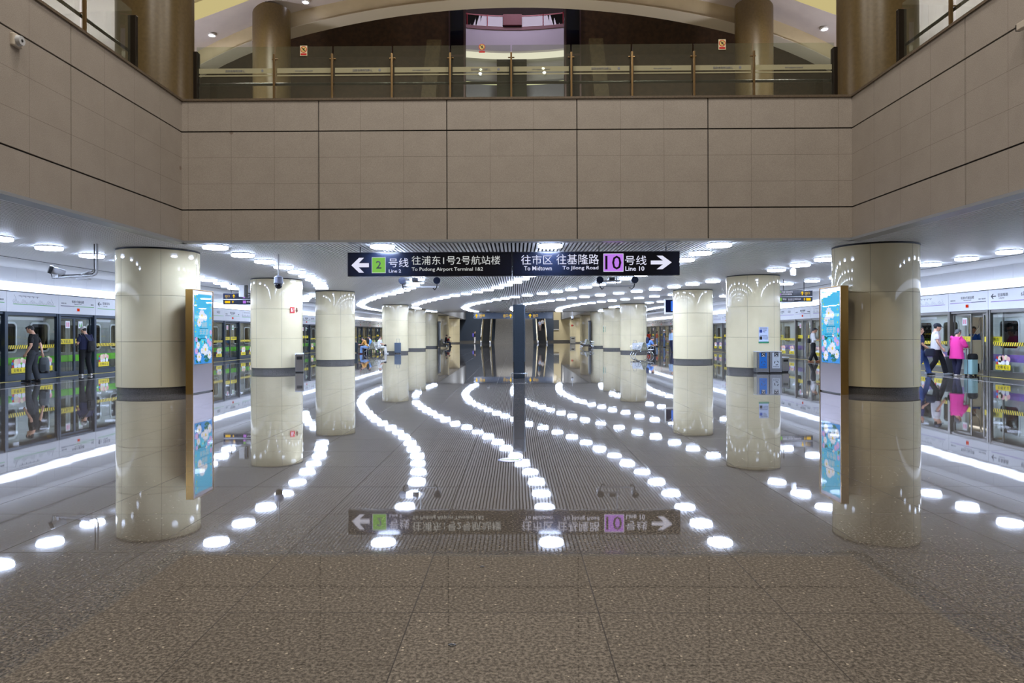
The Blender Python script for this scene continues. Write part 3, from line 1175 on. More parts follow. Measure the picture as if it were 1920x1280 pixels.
# cove light strips in the vault
for sx, w in ((-1, 'left'), (1, 'right')):
    s = MB()
    s.prism([(sx * 12.6, 24.6, 12.78), (sx * 9.6, 24.6, 13.88), (sx * 9.6, 24.6, 14.2), (sx * 12.6, 24.6, 13.1)], (0, 0.5, 0))
    tag(s.build('cove_light', emit_mat('cove_glow', (232, 214, 150), 0.7)), f'yellowish cove light strip high in the vault beside the {w} brown column', 'cove light')
    s = MB().box(sx * 15.4, sx * 15.8, 12, 27, 10.2, 10.35)
    tag(s.build('hall_strip_light', emit_mat('hall_strip_glow', (250, 240, 205), 1.3)), f'pale strip light seen over the {w} stone parapet through the glass', 'strip light')

for i, (x, y, r, side) in enumerate(((-9.42, 17.8, 0.93, 'left'), (9.2, 17.45, 0.93, 'right'), (-9.65, 27.0, 0.72, 'left'), (9.42, 27.0, 0.72, 'right'))):
    big = i < 2
    t = thing('upper_column', f'{"massive brown column at the" if big else "bronze brown column under the vault on the"} {side}{" corner of the stone well" if big else ", behind the glass"}', 'column', (x, y, DECK), 0, None, 'thing')
    top = (17.4 if big else arch_z(abs(x) + 0.8, 0.9)) - DECK
    MB().lathe([(r, 0), (r, top)], 64).build('shaft', M_BROWNCOL, t, smooth=True)
    MB().lathe([(r + 0.02, 0), (r + 0.02, 0.15), (r, 0.15)], 64).build('base_ring', mat('dark_bronze', (44, 36, 28), 0.35, 0.6), t, smooth=True)

# beyond the arch: dark flank walls, glazed lift shafts, curved galleries
b = MB()
for sx in (-1, 1):
    b.box(sx * 2.92, sx * 17, 30.6, 30.9, DECK, 20)
struct('wall_upper_back', b, M_DARKWALL)
struct('ceiling_dark', MB().box(-17, 17, 28.3, 44, 20.0, 20.2), M_DARKWALL)
for sx, w in ((-1, 'left'), (1, 'right')):
    t = thing('lift_shaft', f'glazed lift shaft with dark frame at the {w} edge of the curved gallery view', 'lift', (sx * 2.57, 30.5, DECK), 0)
    f = MB()
    for dx in (-0.33, 0.33):
        f.box(dx - 0.035, dx + 0.035, -0.3, -0.23, 0, 12).box(dx - 0.035, dx + 0.035, 0.23, 0.3, 0, 12)
    for z in (0, 1.4, 2.0, 4.2, 4.8, 6.9, 9.2):
        f.box(-0.33, 0.33, -0.29, -0.24, z, z + 0.09)
    f.build('frame', mat('lift_frame', (96, 78, 84), 0.3, 0.6), t)
    if 'lift_glass' not in MATS:
        glass_mat('lift_glass', (150, 150, 165))
    MB().box(-0.3, 0.3, -0.26, -0.25, 0, 12).build('glass', MATS['lift_glass'], t)
    MB().box(-0.28, 0.28, -0.1, 0.22, 5.6, 7.8).build('lift_car', mat('lift_car_purple', (110, 60, 120), 0.35), t)
    for z0, z1 in ((2.7, 3.45), (3.62, 3.9)):
        MB().box(sx * 0.12 - 0.13, sx * 0.12 + 0.13, -0.14, -0.12, z0, z1).build('car_window', emit_mat('lift_green_glow', (170, 205, 140), 0.6), t)
    MB().box(-0.3, 0.3, 0.30, 0.34, 0, 12).build('back_panel', mat('lift_back', (96, 108, 122), 0.4), t)
    for lz, lc in ((11.2, (0.75, 0.55, 1.0)), (2.3, (0.7, 0.9, 1.0))):
        area_light('lift_fill_light', (sx * 2.57, 30.38, DECK + lz), 0.25, 16, lc)  # added lights without fittings, brighten the dark shaft behind the glass

GY, GR = 34.0, 9.6


def curved(z0, z1, d0, d1, half=3.4, n=28):
    """arc of a concave gallery, deepest in the middle"""
    m = MB()
    vs = []
    for i in range(n + 1):
        x = -half + 2 * half * i / n
        for d in (d0, d1):
            y = GY - (GR - math.sqrt(GR * GR - x * x)) + d
            vs += [(x, y, z0), (x, y, z1)]
    fs = []
    for i in range(n):
        a, c = i * 4, i * 4 + 4
        fs += [(a, a + 1, c + 1, c), (a + 2, c + 2, c + 3, a + 3), (a, c, c + 2, a + 2), (a + 1, a + 3, c + 3, c + 1)]
    return m.add(vs, fs)


def zy(v, y=GY):
    return 1.5 + (624 - v) * y / 1280


struct('wall_gallery', curved(zy(96), zy(57), 0, 0.2), mat('gallery_lilac', (184, 178, 192), 0.5), smooth=True)
struct('trim_11', curved(zy(57), zy(51), -0.05, 0.25), mat('gallery_edge', (120, 74, 78), 0.5), smooth=True)
s = curved(zy(107), zy(98), 0.1, 0.4)
tag(s.build('gallery_light', emit_mat('gallery_glow', (255, 244, 226), 1.1), smooth=True), 'curved glowing light band under the lilac gallery front', 'light band')
struct('wall_gallery_low', curved(zy(152), zy(107), 0.3, 0.5), mat('gallery_grey', (156, 156, 150), 0.4), smooth=True)
s = curved(zy(160), zy(156), -0.02, 0.2)
tag(s.build('gallery_light', emit_mat('gallery_glow_low', (250, 244, 196), 0.9), smooth=True), 'thin pale yellow light line low on the curved gallery', 'light band')
struct('wall_gallery_base', curved(DECK, zy(160), 0.0, 0.3), mat('gallery_base', (112, 114, 124), 0.35), smooth=True)
struct('wall_gallery_mid', curved(zy(156), zy(152), 0.1, 0.6), mat('gallery_mid', (96, 100, 104), 0.35), smooth=True)
t = thing('gallery_railing', 'red railing of the upper curved gallery with a dark red panel in the middle', 'railing', (0, 0, 0))
curved(zy(31.5), zy(29.5), -0.02, 0.04).build('handrail', mat('rail_red', (150, 40, 52), 0.4), t)
curved(zy(51), zy(31), 0.0, 0.02).build('glass', MATS['lift_glass'], t)
for x in (-2.35, -1.36, 1.4, 2.38):
    y = GY - (GR - math.sqrt(GR * GR - x * x))
    MB().box(x - 0.02, x + 0.02, y - 0.06, y - 0.03, zy(51), zy(29)).build('post', mat('rail_red', (150, 40, 52), 0.4), t)
x0, x1 = (945 - 967) * GY / 1280, (980 - 967) * GY / 1280
MB().box(x0, x1, GY - 0.2, GY - 0.1, zy(50), zy(30)).build('red_panel', mat('panel_maroon', (104, 22, 30), 0.5), t)
struct('wall_gallery_back', MB().box(-6, 6, 40, 40.2, DECK, 20), mat('gallery_back', (196, 180, 190), 0.6))
struct('ceiling_gallery', MB().box(-4, 4, 34, 40, 19.1, 19.2), mat('gallery_back', (196, 180, 190), 0.6))
# dark doorway under the gallery
DY = 33.0
x0, x1 = (933 - 967) * DY / 1280, (989 - 967) * DY / 1280
t = thing('dark_doorway', 'dark glass doorway standing in the middle of the curved gallery', 'doorway', ((x0 + x1) / 2, DY, DECK))
hw = (x1 - x0) / 2
H = zy(112, DY) - DECK
MB().box(-hw, hw, 0, 0.15, 0, H - 0.12).build('door_glass', mat('doorway_black', (16, 20, 16), 0.1), t)
MB().box(-hw, hw, -0.06, 0.15, H - 0.12, H).build('lintel', M_BLACK, t)
MB().box(-0.03, 0.03, -0.03, 0.0, 0, H - 0.12).build('mullion', M_DGREY, t)
for i, (u, v) in enumerate(((903, 131), (902, 139), (1020, 130), (1022, 138))):
    x = (u - 967) * GY / 1280
    y = GY - (GR - math.sqrt(GR * GR - x * x)) + 0.3
    side = 'left' if u < 960 else 'right'
    d = MB().cyl((0, -0.08, 0), (0, 0.02, 0), 0.09, n=16).build('gallery_spotlight', M_WHITE, loc=((u - 967) * y / 1280, y, zy(v, y)), smooth=True)
    tag(d, f'{"upper" if i % 2 == 0 else "lower"} bright spotlight {side} of the dark doorway in the gallery', 'spotlight')
    MB().ball((0, -0.08, 0), (0.075, 0.04, 0.06), 12, 6).build('lens', emit_mat('downlight_glow', (235, 236, 255), 14), d)
for u, v in ((894, 21), (913, 21), (1010, 20), (1030, 20)):
    y = 36.0
    d = MB().lathe([(0.09, 0), (0.09, 0.04)], 14).build('gallery_downlight', M_WHITE, loc=((u - 967) * y / 1280, 19.1 * 0 + y, 19.06), smooth=True)
    tag(d, 'small downlight in the ceiling over the red gallery railing', 'downlight', 'downlights over the curved gallery')
    MB().lathe([(0.07, -0.01), (0.07, 0.01)], 14).build('lens', emit_mat('downlight_glow', (235, 236, 255), 14), d)
area_light('gallery_purple_light', (0, 31.0, 18.6), 1.6, 100, (0.90, 0.78, 1.0), (math.radians(35), 0, 0))
area_light('gallery_fill_light', (0, 30.4, 11.8), 1.0, 260, (1.0, 0.97, 0.9), (math.radians(55), 0, 0))  # added in mid-air to brighten the grey gallery under the light band

# upper escalators seen behind the bronze columns
for sx, w in ((-1, 'left'), (1, 'right')):
    t = thing('upper_escalator', f'steep escalator with glass side and black handrail inside the {w} bronze column', 'escalator', (sx * 8.35, 28.6, DECK), 0)
    # climbs outwards, seen almost side-on
    A, B = Vector((sx * 0.35, 0, -0.3)), Vector((-sx * -0.95, 1.5, 3.4))
    A, B = Vector((-sx * 0.45, 0.0, -0.2)), Vector((sx * 0.75, 1.7, 4.2))
    MB().tube([A + Vector((0, 0, 0.9)), B + Vector((0, 0, 0.9))], 0.05, 10).build('handrail', mat('black_handrail', (14, 14, 15), 0.2), t)
    q = MB().prism([A, A + Vector((sx * 0.9, 0, 0)), B + Vector((sx * 0.9, 0, 0)), B], (0, 0, 0.35))
    q.build('skirt', mat('escalator_violet_steel', (124, 120, 138), 0.3, 0.5), t)
    q = MB().prism([A + Vector((0, 0, 0.35)), B + Vector((0, 0, 0.35)), B + Vector((0, 0, 0.9)), A + Vector((0, 0, 0.9))], (0.012, 0, 0))
    q.build('glass_side', M_GLASS, t)
# diagonal struts reflected and seen beyond the glass
for sx, w in ((-1, 'left'), (1, 'right')):
    s = MB().prism([(sx * 3.9, 29.5, DECK), (sx * 4.6, 29.5, DECK), (sx * 3.8, 29.5, 14.2), (sx * 3.2, 29.5, 14.2)], (0, 0.4, 0))
    tag(s.build('raking_strut', noise_mat('olive_strut', (78, 66, 44), (96, 82, 56), 9, 0.4)), f'dark raking strut on the upper level beside the {w} lift shaft', 'strut')

# no-throwing notices on the glass
for u, v, w, lab in ((568, 90, 0.14, 'small square no-climbing notice on the glass by the left bronze column'), (905, 88, 0.0, 'round red no-climbing notice on the glass before the curved gallery'), (1356, 84, 0.14, 'small square no-climbing notice on the glass by the right bronze column')):
    x, z = (u - 967) * 16.0 / 1280, 1.5 + (624 - v) * 16.0 / 1280
    t = thing('prohibition_notice', lab, 'notice', (x, FY + 0.165, z))
    if w:
        s = MB(); rect(s, -0.085, 0.085, -0.12, 0.12, 0.004)
        s.build('backing', mat('notice_cream', (226, 214, 176), 0.5), t)
    s = MB(); disc(s, 0, 0.03, 0.078, 0.001, n=24)
    s.build('red_ring', M_RED, t)
    s = MB(); disc(s, 0, 0.03, 0.06, -0.002, n=24)
    s.build('disc', mat('notice_yellow', (226, 206, 120), 0.5), t)
    s = MB(); poly(s, [(-0.045, 0.06), (-0.03, 0.075), (0.045, 0.0), (0.03, -0.015)], -0.005); poly(s, [(0.02, 0.07), (0.035, 0.06), (-0.01, 0.0), (-0.025, 0.012)], -0.006)
    s.build('pictogram', mat('notice_ink', (70, 30, 24), 0.5), t)
    s = MB(); rect(s, -0.07, 0.07, -0.105, -0.06, 0.0)
    s.build('red_caption', M_RED, t)

# bell-shaped sounder and little camera on the stone walls
t = thing('wall_sounder', 'small white round sounder box near the top of the left stone wall', 'wall device', (-HX + 0.03, 10.55, 6.07))
MB().box(-0.01, 0.06, -0.1, 0.1, -0.1, 0.1).build('housing', mat('sounder_beige', (196, 186, 172), 0.4), t, bevel=0.02)
MB().cyl((0.05, 0, 0), (0.12, 0, 0), 0.085, 0.07, 20).build('rim', M_LGREY, t, smooth=True)
MB().cyl((0.115, 0, 0), (0.125, 0, 0), 0.03, 0.02, 12).build('nozzle', M_BLACK, t)
t = thing('wall_camera', 'small white camera at the right edge on the right stone wall', 'camera', (HX - 0.03, 10.4, 6.13))
MB().box(-0.14, -0.05, -0.16, 0.10, -0.05, 0.06).build('housing', mat('sounder_beige', (196, 186, 172), 0.4), t, bevel=0.01)
MB().box(-0.05, 0.02, -0.03, 0.03, -0.03, 0.03).build('bracket', M_LGREY, t)
MB().box(-0.13, -0.06, 0.10, 0.13, -0.045, 0.05).build('lens_hood', M_BLACK, t)

# ------------------------------------------------------------------ the two-part hanging sign
def arrow_pts(cx, cz, w, h, right):
    """chunky arrow with slanted barbs, pointing left unless right"""
    s = 1 if right else -1
    P = [(0.5, 0), (0.06, 0.5), (-0.22, 0.5), (0.08, 0.14), (-0.5, 0.14), (-0.5, -0.14), (0.08, -0.14), (-0.22, -0.5), (0.06, -0.5)]
    return [(cx + s * p[0] * w, cz + p[1] * h) for p in P]


SY = 17.0
def sx_(u): return (u - 967) * SY / 1280
def sz_(v): return 1.5 + (624 - v) * SY / 1280


def sign_box(label, u0, u1, rods):
    x0, x1, z0, z1 = sx_(u0), sx_(u1), sz_(517.3), sz_(472)
    t = thing('hanging_sign', label, 'sign', ((x0 + x1) / 2, SY, z0), 0, 'halves of the hanging line sign')
    cx = (x0 + x1) / 2
    b = MB().box(x0 - cx, x1 - cx, 0, 0.16, 0, z1 - z0)
    b.build('housing', M_NAVY, t, bevel=0.008)
    f = MB()
    w, h = x1 - cx, z1 - z0
    f.box(-w, w, -0.006, 0, h - 0.012, h).box(-w, w, -0.006, 0, 0, 0.012).box(-w, -w + 0.012, -0.006, 0, 0, h).box(w - 0.012, w, -0.006, 0, 0, h)
    f.build('edge_frame', M_DGREY, t)
    for u in rods:
        MB().cyl((sx_(u) - cx, 0.08, h), (sx_(u) - cx, 0.08, CZ + 0.1 - z0), 0.012, n=8).build('hanger_rod', M_BLACK, t)
    return t, cx, z0


t, cx, z0 = sign_box('left half of the hanging navy sign with white arrow, green 2 and Pudong lettering', 651.5, 960.3, (674, 805, 937))
L = lambda u: sx_(u) - cx
Z = lambda v: sz_(v) - z0
a = MB(); poly(a, arrow_pts(L(675), Z(496), sx_(691) - sx_(658), sz_(482) - sz_(510), False), -0.002); a.build('arrow', M_SIGNWHITE, t)
a = MB(); rect(a, L(697), L(723), Z(511), Z(481), -0.001); tile = a.build('number_tile', M_SIGNGREEN, t)
a = MB()
for r in ((697, 723, 481.8, 481), (697, 723, 511, 510.2), (697, 697.7, 511, 481), (722.3, 723, 511, 481)):
    rect(a, L(r[0]), L(r[1]), Z(r[2]) if r[2] > r[3] else Z(r[3]), Z(r[3]) if r[2] > r[3] else Z(r[2]), -0.002)
a.build('tile_edge', M_SIGNWHITE, tile)
a = MB(); put_text(a, '2', L(710), Z(502.5), sz_(488) - sz_(502.5), -0.003, width=sx_(715) - sx_(705), align='c', bold=0.012); a.build('numeral', M_BLACK, tile)
a = MB(); put_text(a, '号线', L(728.5), Z(500), sz_(483) - sz_(500), -0.001, width=sx_(766) - sx_(728.5)); put_text(a, 'Line 2', L(729), Z(510), sz_(504) - sz_(510), -0.001, width=sx_(752) - sx_(729), bold=0.012)
a.build('line_lettering', M_SIGNWHITE, t)
a = MB(); put_text(a, '往浦东1号2号航站楼', L(772), Z(495.6), sz_(479) - sz_(495.6), -0.001, width=sx_(938.5) - sx_(772)); put_text(a, 'To Pudong Airport Terminal 1&2', L(772), Z(509), sz_(500.5) - sz_(509), -0.001, width=sx_(906) - sx_(772), bold=0.008)
a.build('destination_lettering', emit_mat('sign_soft_white', (214, 216, 214), 0.8), t)

t, cx, z0 = sign_box('right half of the hanging navy sign with purple 10, Jilong Road lettering and right arrow', 961.5, 1274, (1124, 1250))
a = MB(); poly(a, arrow_pts(L(1239.5), Z(493), sx_(1259) - sx_(1220), sz_(480.5) - sz_(506), True), -0.002); a.build('arrow', M_SIGNWHITE, t)
a = MB(); rect(a, L(1131.5), L(1169), Z(510), Z(476), -0.001); tile = a.build('number_tile', M_SIGNPURPLE, t)
a = MB()
for u0_, u1_, v0, v1 in ((1131.5, 1169, 477, 476), (1131.5, 1169, 510, 509), (1131.5, 1132.4, 510, 476), (1168.1, 1169, 510, 476)):
    rect(a, L(u0_), L(u1_), Z(v0), Z(v1), -0.002)
a.build('tile_edge', M_SIGNWHITE, tile)
a = MB(); put_text(a, '10', L(1150), Z(506), sz_(480) - sz_(506), -0.003, width=sx_(1165) - sx_(1135), align='c', bold=0.004); a.build('numeral', M_BLACK, tile)
a = MB(); put_text(a, '号线', L(1172), Z(497.5), sz_(480) - sz_(497.5), -0.001, width=sx_(1212) - sx_(1172)); put_text(a, 'Line 10', L(1172.5), Z(508.5), sz_(500) - sz_(508.5), -0.001, width=sx_(1208) - sx_(1172.5), bold=0.012)
a.build('line_lettering', M_SIGNWHITE, t)
a = MB()
put_text(a, '往市区', L(977.5), Z(496), sz_(478) - sz_(496), -0.001, width=sx_(1036) - sx_(977.5))
put_text(a, 'To Midtown', L(983), Z(507), sz_(499) - sz_(507), -0.001, width=sx_(1035) - sx_(983), bold=0.008)
put_text(a, '往基隆路', L(1043.5), Z(496), sz_(477) - sz_(496), -0.001, width=sx_(1123) - sx_(1043.5))
put_text(a, 'To Jilong Road', L(1055), Z(507.5), sz_(499) - sz_(507.5), -0.001, width=sx_(1122) - sx_(1055), bold=0.008)
a.build('destination_lettering', M_SIGNWHITE, t)


# ------------------------------------------------------------------ direction signs over the side platforms and at the far end
def up_arrow(mb, x, z, s, y=-0.001):
    poly(mb, [(x - 0.12 * s, z), (x - 0.12 * s, z + 0.5 * s), (x - 0.42 * s, z + 0.4 * s), (x, z + s), (x + 0.42 * s, z + 0.4 * s), (x + 0.12 * s, z + 0.5 * s), (x + 0.12 * s, z)], y)


def double_sign(label, loc, w, mirror):
    t = thing('double_deck_sign', label, 'sign', loc, 0)
    for z0, z1 in ((0.0, 0.20), (0.235, 0.47)):
        MB().box(-w / 2, w / 2, 0, 0.1, z0, z1).build('sign_board', M_NAVY, t, bevel=0.006)
    MB().box(-w / 2, w / 2, 0.02, 0.08, 0.20, 0.235).build('light_gap', M_LGREY, t)
    for x in (-w * 0.28, w * 0.28):
        MB().cyl((x, 0.05, 0.47), (x, 0.05, CZ + 0.05 - loc[2]), 0.014, n=8).build('hanger_rod', M_BLACK, t)
    y_, wh, gr, pu = MB(), MB(), MB(), MB()
    m = -1 if mirror else 1           # yellow block on the right unless mirrored
    e = w / 2
    up_arrow(y_, m * (e - 0.42) if not mirror else -(e - 0.46), 0.275, 0.16)
    put_text(y_, '出口', (e - 0.31) if not mirror else -(e - 0.08), 0.305, 0.1)
    put_text(y_, 'Exit', (e - 0.29) if not mirror else -(e - 0.12), 0.262, 0.03)
    up_arrow(y_, m * (e - 0.33) if not mirror else -(e - 0.42), 0.05, 0.11)
    rect(y_, (e - 0.26) if not mirror else -(e - 0.08), (e - 0.08) if not mirror else -(e - 0.30), 0.05, 0.15, 0.0)
    x0 = -e + 0.12 if not mirror else -e + 0.85
    rect(gr, x0, x0 + 0.09, 0.36, 0.44, 0.0)
    rect(pu, x0, x0 + 0.09, 0.265, 0.345, 0.0)
    rect(gr if not mirror else pu, x0 + 0.0, x0 + 0.13, 0.04, 0.16, 0.0)
    put_text(wh, '2号线 往浦东机场', x0 + 0.12, 0.375, 0.055)
    put_text(wh, '10号线 往基隆路', x0 + 0.12, 0.285, 0.055)
    put_text(wh, '号线', x0 + 0.16, 0.07, 0.075)
    put_text(wh, '站台层 无障碍电梯', x0 + 0.38, 0.08, 0.06)
    put_text(wh, 'Accessible Lift', x0 + 0.38, 0.035, 0.03)
    y_.build('exit_lettering', M_SIGNYELLOW, t)
    wh.build('lettering', M_SIGNWHITE, t)
    gr.build('green_tile', M_SIGNGREEN, t)
    pu.build('purple_tile', M_SIGNPURPLE, t)
    return t


def at(u, v, y):
    return ((u - 967) * y / 1280, y, 1.5 + (624 - v) * y / 1280)


p = at(447, 568.6, 29.0)
double_sign('double-deck navy direction sign hanging left of the hydrant-sign column', (p[0] + 0.05, p[1], p[2]), 1.5, True)
p = at(1486, 567.5, 28.0)
double_sign('double-deck navy direction sign hanging right of the bins column', (p[0] + 0.02, p[1], p[2]), 1.5, False)

for u0_, u1_, lab, items in ((888, 962, 'far grey-blue overhead sign with yellow arrow left of the totem, by the left escalator', [('a', 893.5), ('t', 899, '楼梯'), ('t', 943.5, '出口'), ('a', 957.5)]),
                             (983, 1036, 'far grey-blue overhead sign with yellow arrow right of the totem, by the right escalator', [('a', 994), ('t', 999.5, '出口')])):
    Y = 69.0
    x0, x1 = (u0_ - 967) * Y / 1280, (u1_ - 967) * Y / 1280
    z0, z1 = 1.5 + (624 - 597.3) * Y / 1280, 1.5 + (624 - 585.5) * Y / 1280
    t = thing('overhead_sign', lab, 'sign', ((x0 + x1) / 2, Y, z0))
    cx = (x0 + x1) / 2
    MB().box(x0 - cx, x1 - cx, 0, 0.2, 0, z1 - z0).build('sign_board', mat('far_sign_blue', (62, 76, 96), 0.25), t, bevel=0.01)
    y_ = MB()
    for it in items:
        x = (it[1] - 967) * Y / 1280 - cx
        if it[0] == 'a':
            up_arrow(y_, x, 0.1, 0.42)
        else:
            put_text(y_, it[2], x, 0.2, 0.26)
            put_text(y_, 'Exit', x + 0.05, 0.1, 0.08)
    y_.build('exit_lettering', M_SIGNYELLOW, t)
    for x in (x0 - cx + 0.8, x1 - cx - 0.8):
        MB().cyl((x, 0.1, z1 - z0), (x, 0.1, CZ + 0.05 - z0), 0.03, n=8).build('hanger_rod', M_LGREY, t)

# ------------------------------------------------------------------ totem, floor sticker
t = thing('blue_totem', 'tall slim blue steel totem standing in the middle of the hall floor', 'totem', (0.11, 22.75, 0))
MB().box(-0.17, 0.17, -0.15, 0.15, 0, 2.44).build('front_blade', M_TEAL, t, bevel=0.012)
for sx in (-1, 1):
    MB().box(sx * 0.17, sx * 0.205, -0.09, 0.09, 0.55, 2.44).build('side_fin', mat('totem_fin', (92, 104, 118), 0.3, 0.5), t, bevel=0.006)
    MB().box(sx * 0.17, sx * 0.195, -0.12, 0.12, 0.0, 0.55).build('lower_fin', M_DGREY, t, bevel=0.004)
tag(MB().tube([(-0.20, 0.2, 0.16), (-0.27, -0.18, 0.16), (-0.24, -0.26, 0.16), (0.24, -0.26, 0.16), (0.27, -0.18, 0.16), (0.20, 0.2, 0.16)], 0.014, 8)
    .cyl((-0.24, -0.25, 0), (-0.24, -0.25, 0.16), 0.01, n=8).cyl((0.24, -0.25, 0), (0.24, -0.25, 0.16), 0.01, n=8).build('guard_rail', M_CHROME, t, smooth=True), 'low chrome guard rail round the foot')
t = thing('floor_sticker', 'round white floor sticker with a blue rim in front of the totem', 'floor sticker', (-0.07, 8.07, 0.0))
MB().lathe([(0.145, 0.0), (0.145, 0.002)], 40).build('blue_rim', mat('sticker_rim_blue', (38, 58, 150), 0.3), t)
MB().lathe([(0.125, 0.002), (0.125, 0.003)], 40).build('white_disc', M_WHITE, t)
s = MB()
put_text(s, '小心地滑', 0, 0, 0.05, 0, align='c')
s.xform(Matrix.Rotation(-PI / 2, 4, 'X'))
s.xform(Matrix.Translation((0, -0.02, 0.0035)))
s.build('lettering', M_GREENV, t)


# ------------------------------------------------------------------ flower lightboxes beside the nearest columns
def lightbox(label, loc, rz, lit=True, W=1.06, H=2.6):
    t = thing('advertising_lightbox', label, 'lightbox', loc, rz)
    MB().box(-W / 2, W / 2, 0, 0.16, 0.02, H).build('case', mat('lightbox_case', (168, 160, 168), 0.16, 0.6), t, bevel=0.012)
    e = MB()
    for x in (-W / 2 - 0.012, W / 2):
        e.box(x, x + 0.012, -0.012, 0.172, 0, H + 0.01)
    e.box(-W / 2, W / 2, -0.012, 0.172, H, H + 0.012)
    e.build('gold_edge', mat('gold_trim', (176, 138, 74), 0.25, 0.9), t)
    MB().box(-W / 2 + 0.03, W / 2 - 0.03, 0.02, 0.14, 0, 0.03).build('foot', M_BLACK, t)
    x0, x1, z0, z1 = -W / 2 + 0.09, W / 2 - 0.07, 0.74, 2.5
    P = MB(); rect(P, x0, x1, z0, z1, -0.001)
    po = P.build('poster', emit_mat('poster_sky', (72, 184, 236), 1.25), t)
    random.seed(11)
    sky = MB(); rect(sky, x0, x1, z0, z0 + 0.35, -0.0035, 0.0005)
    sky.build('poster_lower_blue', emit_mat('poster_blue', (58, 140, 226), 1.25), po)
    leaves, pet, pet2, cen, yl, wh, cy_ = MB(), MB(), MB(), MB(), MB(), MB(), MB()
    for i in range(46):
        x, z = random.uniform(x0 + 0.03, x1 - 0.03), z0 + 0.05 + random.random() ** 1.3 * 0.62
        a = random.uniform(0, PI)
        l, w = 0.09, 0.035
        c, s_ = math.cos(a), math.sin(a)
        pts = [(x + c * l, z + s_ * l * 0.8), (x - s_ * w, z + c * w), (x - c * l, z - s_ * l * 0.8), (x + s_ * w, z - c * w)]
        pts = [(min(max(p_[0], x0), x1), max(p_[1], z0)) for p_ in pts]
        poly(leaves, pts, -0.004 - i * 1e-5, 0.0006)

    def daisy(dst, x, z, r, k, n=11):
        for j in range(n):
            a = 2 * PI * j / n + k
            c, s_ = math.cos(a), math.sin(a)
            w = r * 0.2
            pts = [(x + c * r * .2 - s_ * w * .6, z + s_ * r * .2 + c * w * .6), (x + c * r * .8 - s_ * w, z + s_ * r * .8 + c * w), (x + c * r, z + s_ * r), (x + c * r * .8 + s_ * w, z + s_ * r * .8 - c * w), (x + c * r * .2 + s_ * w * .6, z + s_ * r * .2 - c * w * .6)]
            pts = [(min(max(p_[0], x0), x1), max(p_[1], z0)) for p_ in pts]
            poly(dst, pts, -0.0052 - k * 1e-4, 0.0006)
        disc(cen, x, z, r * 0.24, -0.0065 - k * 1e-4, 0.0006, 10)
    fl = [(0.25, 0.18, .13, 0), (0.62, 0.36, .17, 0), (0.2, 0.47, .10, 0), (0.86, 0.22, .12, 0), (0.42, 0.33, .08, 0), (0.78, 0.58, .08, 1), (0.1, 0.62, .07, 1), (0.9, 0.50, .09, 1), (0.45, 0.56, .09, 2), (0.1, 0.33, .09, 1), (0.93, 0.8, .07, 1), (0.66, 0.68, .06, 0),
          (0.42, 1.22, .17, 0), (0.27, 1.05, .12, 0), (0.62, 1.18, .10, 0)]
    for k, (fx, fz, r, c) in enumerate(fl):
        daisy((pet, pet2, cy_)[c], x0 + fx * (x1 - x0), z0 + fz, r, k * 0.37 % 1.0)
    for k in range(26):
        disc(yl, x0 + random.choice((0.06, 0.1, 0.9, 0.95, 0.15)) * (x1 - x0), random.uniform(z0 + 0.55, z1 - 0.06), random.uniform(0.012, 0.03), -0.0042, 0.0006, 8)
    put_text(wh, '前程', (x0 + x1) / 2 + 0.05, z0 + 0.92, 0.14, -0.006, align='c', bold=0.01)
    put_text(wh, '长计划', (x0 + x1) / 2 + 0.03, z0 + 0.74, 0.15, -0.006, align='c', bold=0.01)
    dk = MB()
    rect(dk, x0 + 0.26, x1 - 0.2, z0 + 0.89, z0 + 0.905, -0.0055)
    rect(dk, x0 + 0.16, x1 - 0.25, z0 + 0.70, z0 + 0.715, -0.0055)
    rect(dk, x0 + 0.3, x1 - 0.32, z0 + 0.63, z0 + 0.66, -0.0055)
    dk.build('poster_rules', emit_mat('poster_rule_blue', (20, 150, 214), 0.75), po)
    leaves.build('poster_leaves', emit_mat('poster_leaf', (52, 140, 120), 0.7), po)
    pet.build('poster_white_daisies', emit_mat('poster_petal', (226, 226, 250), 1.25), po)
    pet2.build('poster_lilac_flowers', emit_mat('poster_lilac', (200, 160, 236), 1.25), po)
    cy_.build('poster_blue_flowers', emit_mat('poster_cyan', (84, 206, 236), 1.25), po)
    cen.build('poster_flower_hearts', emit_mat('poster_yellow', (232, 206, 92), 1.25), po)
    yl.build('poster_yellow_sprigs', emit_mat('poster_lime', (176, 206, 110), 1.25), po)
    wh.build('poster_lettering', emit_mat('poster_white', (214, 232, 250), 0.85), po)
    MB().box(x0 - 0.02, x1 + 0.02, -0.016, -0.012, z0 - 0.02, z1 + 0.02).build('cover_glass', M_GLASS, t)
    return t


lightbox('glowing flower poster lightbox against the nearest left column, blue sky and daisies', (-8.0, 17.38, 0), PI / 2 - 0.03)
lightbox('glowing flower poster lightbox against the nearest right column, blue sky and daisies', (7.77, 16.95, 0), -PI / 2 + 0.03)
for loc, rz, w in (((-7.98, 72.0, 0), PI / 2, 'left'), ((7.5, 70.3, 0), -PI / 2, 'right')):
    t = thing('slim_lightbox', f'dark slim lightbox edge on far down the hall, {w} side', 'lightbox', loc, rz)
    MB().box(-0.55, 0.55, 0, 0.16, 0.02, 2.75).build('case', M_DGREY, t, bevel=0.01)
    s = MB(); rect(s, -0.46, 0.46, 0.74, 2.6, -0.001)
    s.build('poster', emit_mat('poster_grey', (150, 160, 172), 0.7), t)

